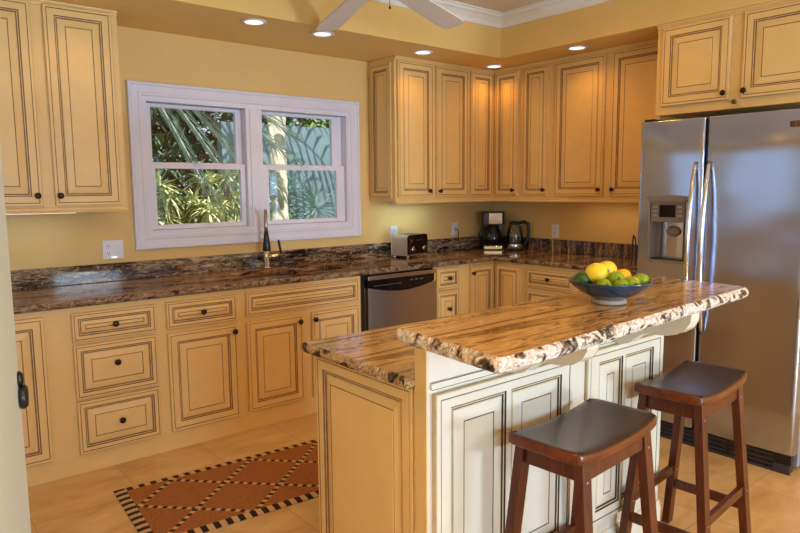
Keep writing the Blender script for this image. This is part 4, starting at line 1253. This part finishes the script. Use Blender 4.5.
# ------------------------------------------------------------------ bar stools
def make_stool():
    st = thing('bar_stool', 'x', 'stool', (0, 0, 0), 0, 'saddle stools at the island bar')
    W_, D_, ZT_ = 0.480, 0.258, 0.729
    mb = MB()
    nx_, ny_ = 20, 10
    top, bot = [], []
    def zt(x_): return ZT_ - 0.020 * (1 - (2 * x_ / W_) ** 2)
    def edge(t, h_):   # rounded plan corners
        return t
    for j in range(ny_ + 1):
        for i in range(nx_ + 1):
            u = -1 + 2 * i / nx_; v = -1 + 2 * j / ny_
            # pull the corners in a little
            k = 1 - 0.045 * (u * u * v * v) ** 3
            top.append((u * W_ / 2 * k, v * D_ / 2 * k, zt(u * W_ / 2) - 0.010 * max(0, abs(v) - 0.8) ** 2 / 0.04 * 0.4))
            bot.append((u * W_ / 2 * k, v * D_ / 2 * k, zt(u * W_ / 2) - 0.036))
    nn = len(top)
    fs_, ms = [], []
    w = nx_ + 1
    for j in range(ny_):
        for i in range(nx_):
            q = j * w + i
            fs_.append((q, q + 1, q + w + 1, q + w)); ms.append(0)
            fs_.append((nn + q, nn + q + w, nn + q + w + 1, nn + q + 1)); ms.append(1)
    for i in range(nx_):
        fs_.append((i, nn + i, nn + i + 1, i + 1)); ms.append(1)
        q = ny_ * w + i
        fs_.append((q, q + 1, nn + q + 1, nn + q)); ms.append(1)
    for j in range(ny_):
        q = j * w
        fs_.append((q, q + w, nn + q + w, nn + q)); ms.append(1)
        q = j * w + nx_
        fs_.append((q, nn + q, nn + q + w, q + w)); ms.append(1)
    mb.add(top + bot, fs_, ms, True)
    se = mb.build('seat', ['seatwood', 'sidewood'], st, bevel=0.006)
    for sx_ in (-1, 1):
        for sy_ in (-1, 1):
            for k in (0, 1):
                mb = MB()
                xx = sx_ * (W_ / 2 - 0.020 - 0.014 * k)
                z_ = zt(xx)
                mb.box(xx - 0.0012, xx + 0.0012, sy_ * D_ / 2 - sy_ * 0.010 - 0.022 * (sy_ > 0), sy_ * D_ / 2 - sy_ * 0.010 + 0.022 * (sy_ < 0), z_ - 0.004, z_ + 0.0004)
                mb.build('joint_slot', 'slot', se)
    tx, ty, fx_, fy_ = 0.180, 0.100, 0.210, 0.162
    zl = 0.686
    legs = {}
    def at(sx_, sy_, z):
        t = (zl - z) / zl
        return Vector((sx_ * (tx + (fx_ - tx) * t), sy_ * (ty + (fy_ - ty) * t), z))
    for sx_ in (-1, 1):
        for sy_ in (-1, 1):
            mb = MB().bar(at(sx_, sy_, 0.0), at(sx_, sy_, zl), 0.044, 0.030, (0, 1, 0.0))
            zz = 0.63
            c_ = at(sx_, sy_, zz)
            mb.lathe([(0.0045, 0), (0.0045, 0.001), (0.002, 0.0018)], 10, (c_.x, c_.y - 0.0155, zz), 'y', mat=1)
            c_ = at(sx_, sy_, 0.25)
            mb.lathe([(0.0045, 0), (0.0045, 0.001), (0.002, 0.0018)], 10, (c_.x, c_.y - 0.0155, 0.25), 'y', mat=1)
            mb.build('leg', ['legwood', 'brushed'], st, bevel=0.003)
    for sy_ in (-1, 1):
        a = at(-1, sy_, 0.655); b = at(1, sy_, 0.655)
        MB().bar((a.x + 0.023, a.y, a.z), (b.x - 0.023, b.y, b.z), 0.020, 0.056, (0, 0, 1)).build('apron', 'legwood', st, bevel=0.002)
        a = at(-1, sy_, 0.255); b = at(1, sy_, 0.255)
        MB().bar((a.x + 0.022, a.y, a.z), (b.x - 0.022, b.y, b.z), 0.020, 0.036, (0, 0, 1)).build('stretcher', 'legwood', st, bevel=0.002)
    for sx_ in (-1, 1):
        a = at(sx_, -1, 0.655); b = at(sx_, 1, 0.655)
        MB().bar((a.x, a.y + 0.016, a.z), (b.x, b.y - 0.016, b.z), 0.020, 0.056, (0, 0, 1)).build('apron', 'legwood', st, bevel=0.002)
        a = at(sx_, -1, 0.185); b = at(sx_, 1, 0.185)
        MB().bar((a.x, a.y + 0.016, a.z), (b.x, b.y - 0.016, b.z), 0.020, 0.036, (0, 0, 1)).build('stretcher', 'legwood', st, bevel=0.002)
    return st
s1 = make_stool()
s1['label'] = 'dark wooden saddle stool in front, nearer the left end of the bar'
s1.location = (-2.826, -3.016, 0); s1.rotation_euler = (0, 0, 0.065)
copy_thing(s1, 'dark wooden saddle stool farther along, in front of the refrigerator', (-2.092, -2.990, 0), 0.085)

# ------------------------------------------------------------------ garden beyond the window
struct(MB().box(-16, 16, 0.2, 22, -0.25, -0.15).build('ground', 'grass'), 'garden ground outside')
struct(MB().box(-0.55, 6.0, 4.6, 4.75, -0.15, 2.42).build('wall_garden', 'gardenwall'), 'blue grey garden wall outside the right window')
def leaf(mb, p, d, ln, w, droop, mat=0):
    d = d.normalized()
    side = d.cross(Vector((0, 0, 1)))
    if side.length < 0.05: side = Vector((1, 0, 0))
    side.normalize()
    a = p
    b = p + d * ln * 0.5 + Vector((0, 0, -droop * ln * 0.15))
    c = p + d * ln + Vector((0, 0, -droop * ln * 0.6))
    up = side.cross(d) * w * 0.25
    mb.add([a - side * w * 0.2, a + side * w * 0.2, b + side * w * 0.5 + up, c, b - side * w * 0.5 + up, b], [(0, 1, 2, 5), (0, 5, 4), (5, 2, 3), (5, 3, 4)], mat)
def shrub(name, label, base, h, spread, n, ln, w, mat, seed, whorls=0, group='garden plants outside the window', stems=5):
    rnd = random.Random(seed)
    o = thing(name, label, 'plant', base, 0, group)
    mb, st = MB(), MB()
    tips = []
    for k in range(stems):
        a = 2 * PI * k / stems + rnd.uniform(-.4, .4)
        tip = Vector((math.cos(a) * spread * rnd.uniform(.2, .8), math.sin(a) * spread * 0.6 * rnd.uniform(.2, .8), h * rnd.uniform(.65, .95)))
        st.tube([(0.02 * math.cos(a), 0.02 * math.sin(a), 0), tip * 0.5 + Vector((0, 0, 0.05)), tip], [0.016, 0.011, 0.006], 6)
        tips.append(tip)
    if whorls:
        cs = []
        for k in range(whorls):
            t = tips[k % stems]
            c = t * rnd.uniform(.45, 1.05) + Vector((rnd.gauss(0, .3), rnd.gauss(0, .25), rnd.gauss(0, .14))) * spread
            c.z = max(0.1, c.z)
            cs.append(c)
        for c in cs:
            for k in range(n // whorls):
                d = Vector((rnd.gauss(0, 1), rnd.gauss(0, 1), rnd.gauss(0.25, .7)))
                leaf(mb, c, d, ln * rnd.uniform(.6, 1.1), w, rnd.uniform(.2, 1))
    else:
        for k in range(n):
            a = rnd.uniform(0, 2 * PI); rr = spread * math.sqrt(rnd.random()); z = h * (0.12 + 0.88 * rnd.random() ** 0.8)
            rr *= math.sqrt(max(0.05, 1 - ((z / h - .5) / .62) ** 2))
            c = Vector((math.cos(a) * rr, math.sin(a) * rr * 0.7, z))
            leaf(mb, c, Vector((rnd.gauss(0, 1), rnd.gauss(0, 1), rnd.gauss(.1, .6))), ln * rnd.uniform(.6, 1.2), w, rnd.uniform(.1, 1))
    mb.build('foliage', mat, o)
    st.build('stem', 'stem', o)
    return o
G0 = -0.15
shrub('garden_shrub', 'bright yellow-green shrub outside the left window sash', (-1.25, 3.4, G0), 2.05, 0.45, 1050, 0.30, 0.032, 'leafy', 3, 34)
shrub('garden_shrub', 'pale yellow-green shrub low at the left edge of the window', (-2.05, 3.3, G0), 1.70, 0.35, 800, 0.28, 0.035, 'leafy', 5, 26)
shrub('garden_shrub', 'mid green bush between the two yellow shrubs outside', (-1.62, 3.7, G0), 1.55, 0.45, 1300, 0.20, 0.05, 'leafmid', 8)
shrub('garden_tree', 'dark green tree crown filling the upper left of the window', (-1.9, 5.6, G0), 4.2, 1.7, 5200, 0.28, 0.08, 'leafdark', 11, stems=6)
shrub('garden_tree', 'dark leafy tree behind the yellow shrub', (0.2, 6.6, G0), 4.4, 1.6, 4600, 0.28, 0.08, 'leafdark', 12, stems=6)
shrub('garden_tree', 'green tree crown over the garden wall in the right window', (2.6, 7.2, G0), 4.0, 1.9, 4200, 0.26, 0.09, 'leafmid', 13, stems=6)
shrub('garden_tree', 'dark tree at the far left beyond the window', (-4.2, 6.8, G0), 4.2, 1.8, 4200, 0.28, 0.09, 'leafdark', 14, stems=6)
shrub('garden_shrub', 'small green bush at the foot of the palm trunk', (-0.12, 3.9, G0), 1.45, 0.28, 420, 0.18, 0.05, 'leafmid', 15)
def fanpalm(base, label, h, seed, mat='leafblue'):
    rnd = random.Random(seed)
    o = thing('fan_palm', label, 'plant', base, 0, 'garden plants outside the window')
    mb, st = MB(), MB()
    for k in range(7):
        a = rnd.uniform(0, 2 * PI)
        hub = Vector((math.cos(a) * 0.4, math.sin(a) * 0.25, h * rnd.uniform(.55, 1)))
        st.tube([(0, 0, 0), hub * 0.6, hub], [0.02, 0.014, 0.01], 6)
        for j in range(22):
            b_ = -PI * 0.25 + 1.5 * PI * j / 21
            d = Vector((math.cos(b_), rnd.gauss(-.25, .1), math.sin(b_)))
            leaf(mb, hub, d, 0.55 * rnd.uniform(.85, 1.05), 0.05, 0.2)
    mb.build('foliage', mat, o); st.build('stem', 'stem', o)
fanpalm((0.22, 4.05, G0), 'blue-green fan palm in front of the garden wall', 1.75, 21)
# palm with pale trunk
pt = thing('palm_tree', 'palm with pale sunlit trunk outside the right window sash', 'tree', (-0.55, 3.0, G0), 0, 'garden plants outside the window')
rnd = random.Random(4)
prf = []
for k in range(60):
    z = 4.4 * k / 59
    prf.append((0.105 - 0.004 * z + (0.010 if k % 2 else 0) + rnd.uniform(-.004, .004), z))
MB().lathe(prf, 20).build('trunk', 'bark', pt)
MB().tube([(-0.02, -0.10, 1.4), (-0.08, -0.14, 1.75), (-0.16, -0.17, 2.15), (-0.24, -0.20, 2.6)], [0.03, 0.035, 0.03, 0.02], 8).build('old_frond', 'bark', pt)
mb = MB(); ms_ = MB()
for k in range(14):
    a = 2 * PI * k / 14 + rnd.uniform(-.15, .15)
    d = Vector((math.cos(a), math.sin(a), 0))
    pts = [Vector((0, 0, 4.4)) + d * (2.3 * t) + Vector((0, 0, 0.75 * math.sin(PI * t * .7) - 2.1 * t * t)) for t in [j / 16 for j in range(17)]]
    ms_.tube(pts, [0.02 * (1 - j / 18) for j in range(17)], 6)
    sd = d.cross(Vector((0, 0, 1)))
    for j in range(2, 17):
        for s_ in (-1, 1):
            leaf(mb, pts[j], sd * s_ + d * 0.5 + Vector((0, 0, -0.3)), 0.55, 0.05, 0.7)
mb.build('foliage', 'frond', pt); ms_.build('frond_rib', 'frond', pt)
# drooping palm fronds across the left pane
pf = thing('palm_frond', 'pale palm fronds arching diagonally across the upper left pane', 'plant', (-2.6, 2.6, G0), 0, 'garden plants outside the window')
mb = MB(); ms_ = MB()
ms_.tube([(0, 0, 0), (0.02, 0, 1.5), (0.0, 0, 3.0)], [0.07, 0.06, 0.05], 10)
for k, (ex, ez, ey) in enumerate(((1.25, 1.55, 0.1), (1.6, 1.62, 0.3), (1.9, 1.85, 0.0), (2.0, 2.15, 0.2), (0.9, 1.45, -0.1), (-1.0, 2.0, 0.2), (0.2, 2.0, 1.2))):
    pts = []
    for j in range(15):
        t = j / 14
        pts.append(Vector((ex * t, ey * t, 3.15 + 0.12 * math.sin(PI * t) + (ez + 0.2 - 3.15) * t)))
    ms_.tube(pts, [0.014 * (1 - j / 16) + 0.003 for j in range(15)], 6)
    for j in range(2, 15):
        tdir = (pts[j] - pts[j - 1]).normalized()
        sd = tdir.cross(Vector((0, -1, 0.2))).normalized()
        for s_ in (-1, 1):
            leaf(mb, pts[j], sd * s_ * 0.16 + tdir, 0.42, 0.04, 0.06)
mb.build('foliage', 'frond', pf); ms_.build('stem', 'frond', pf)
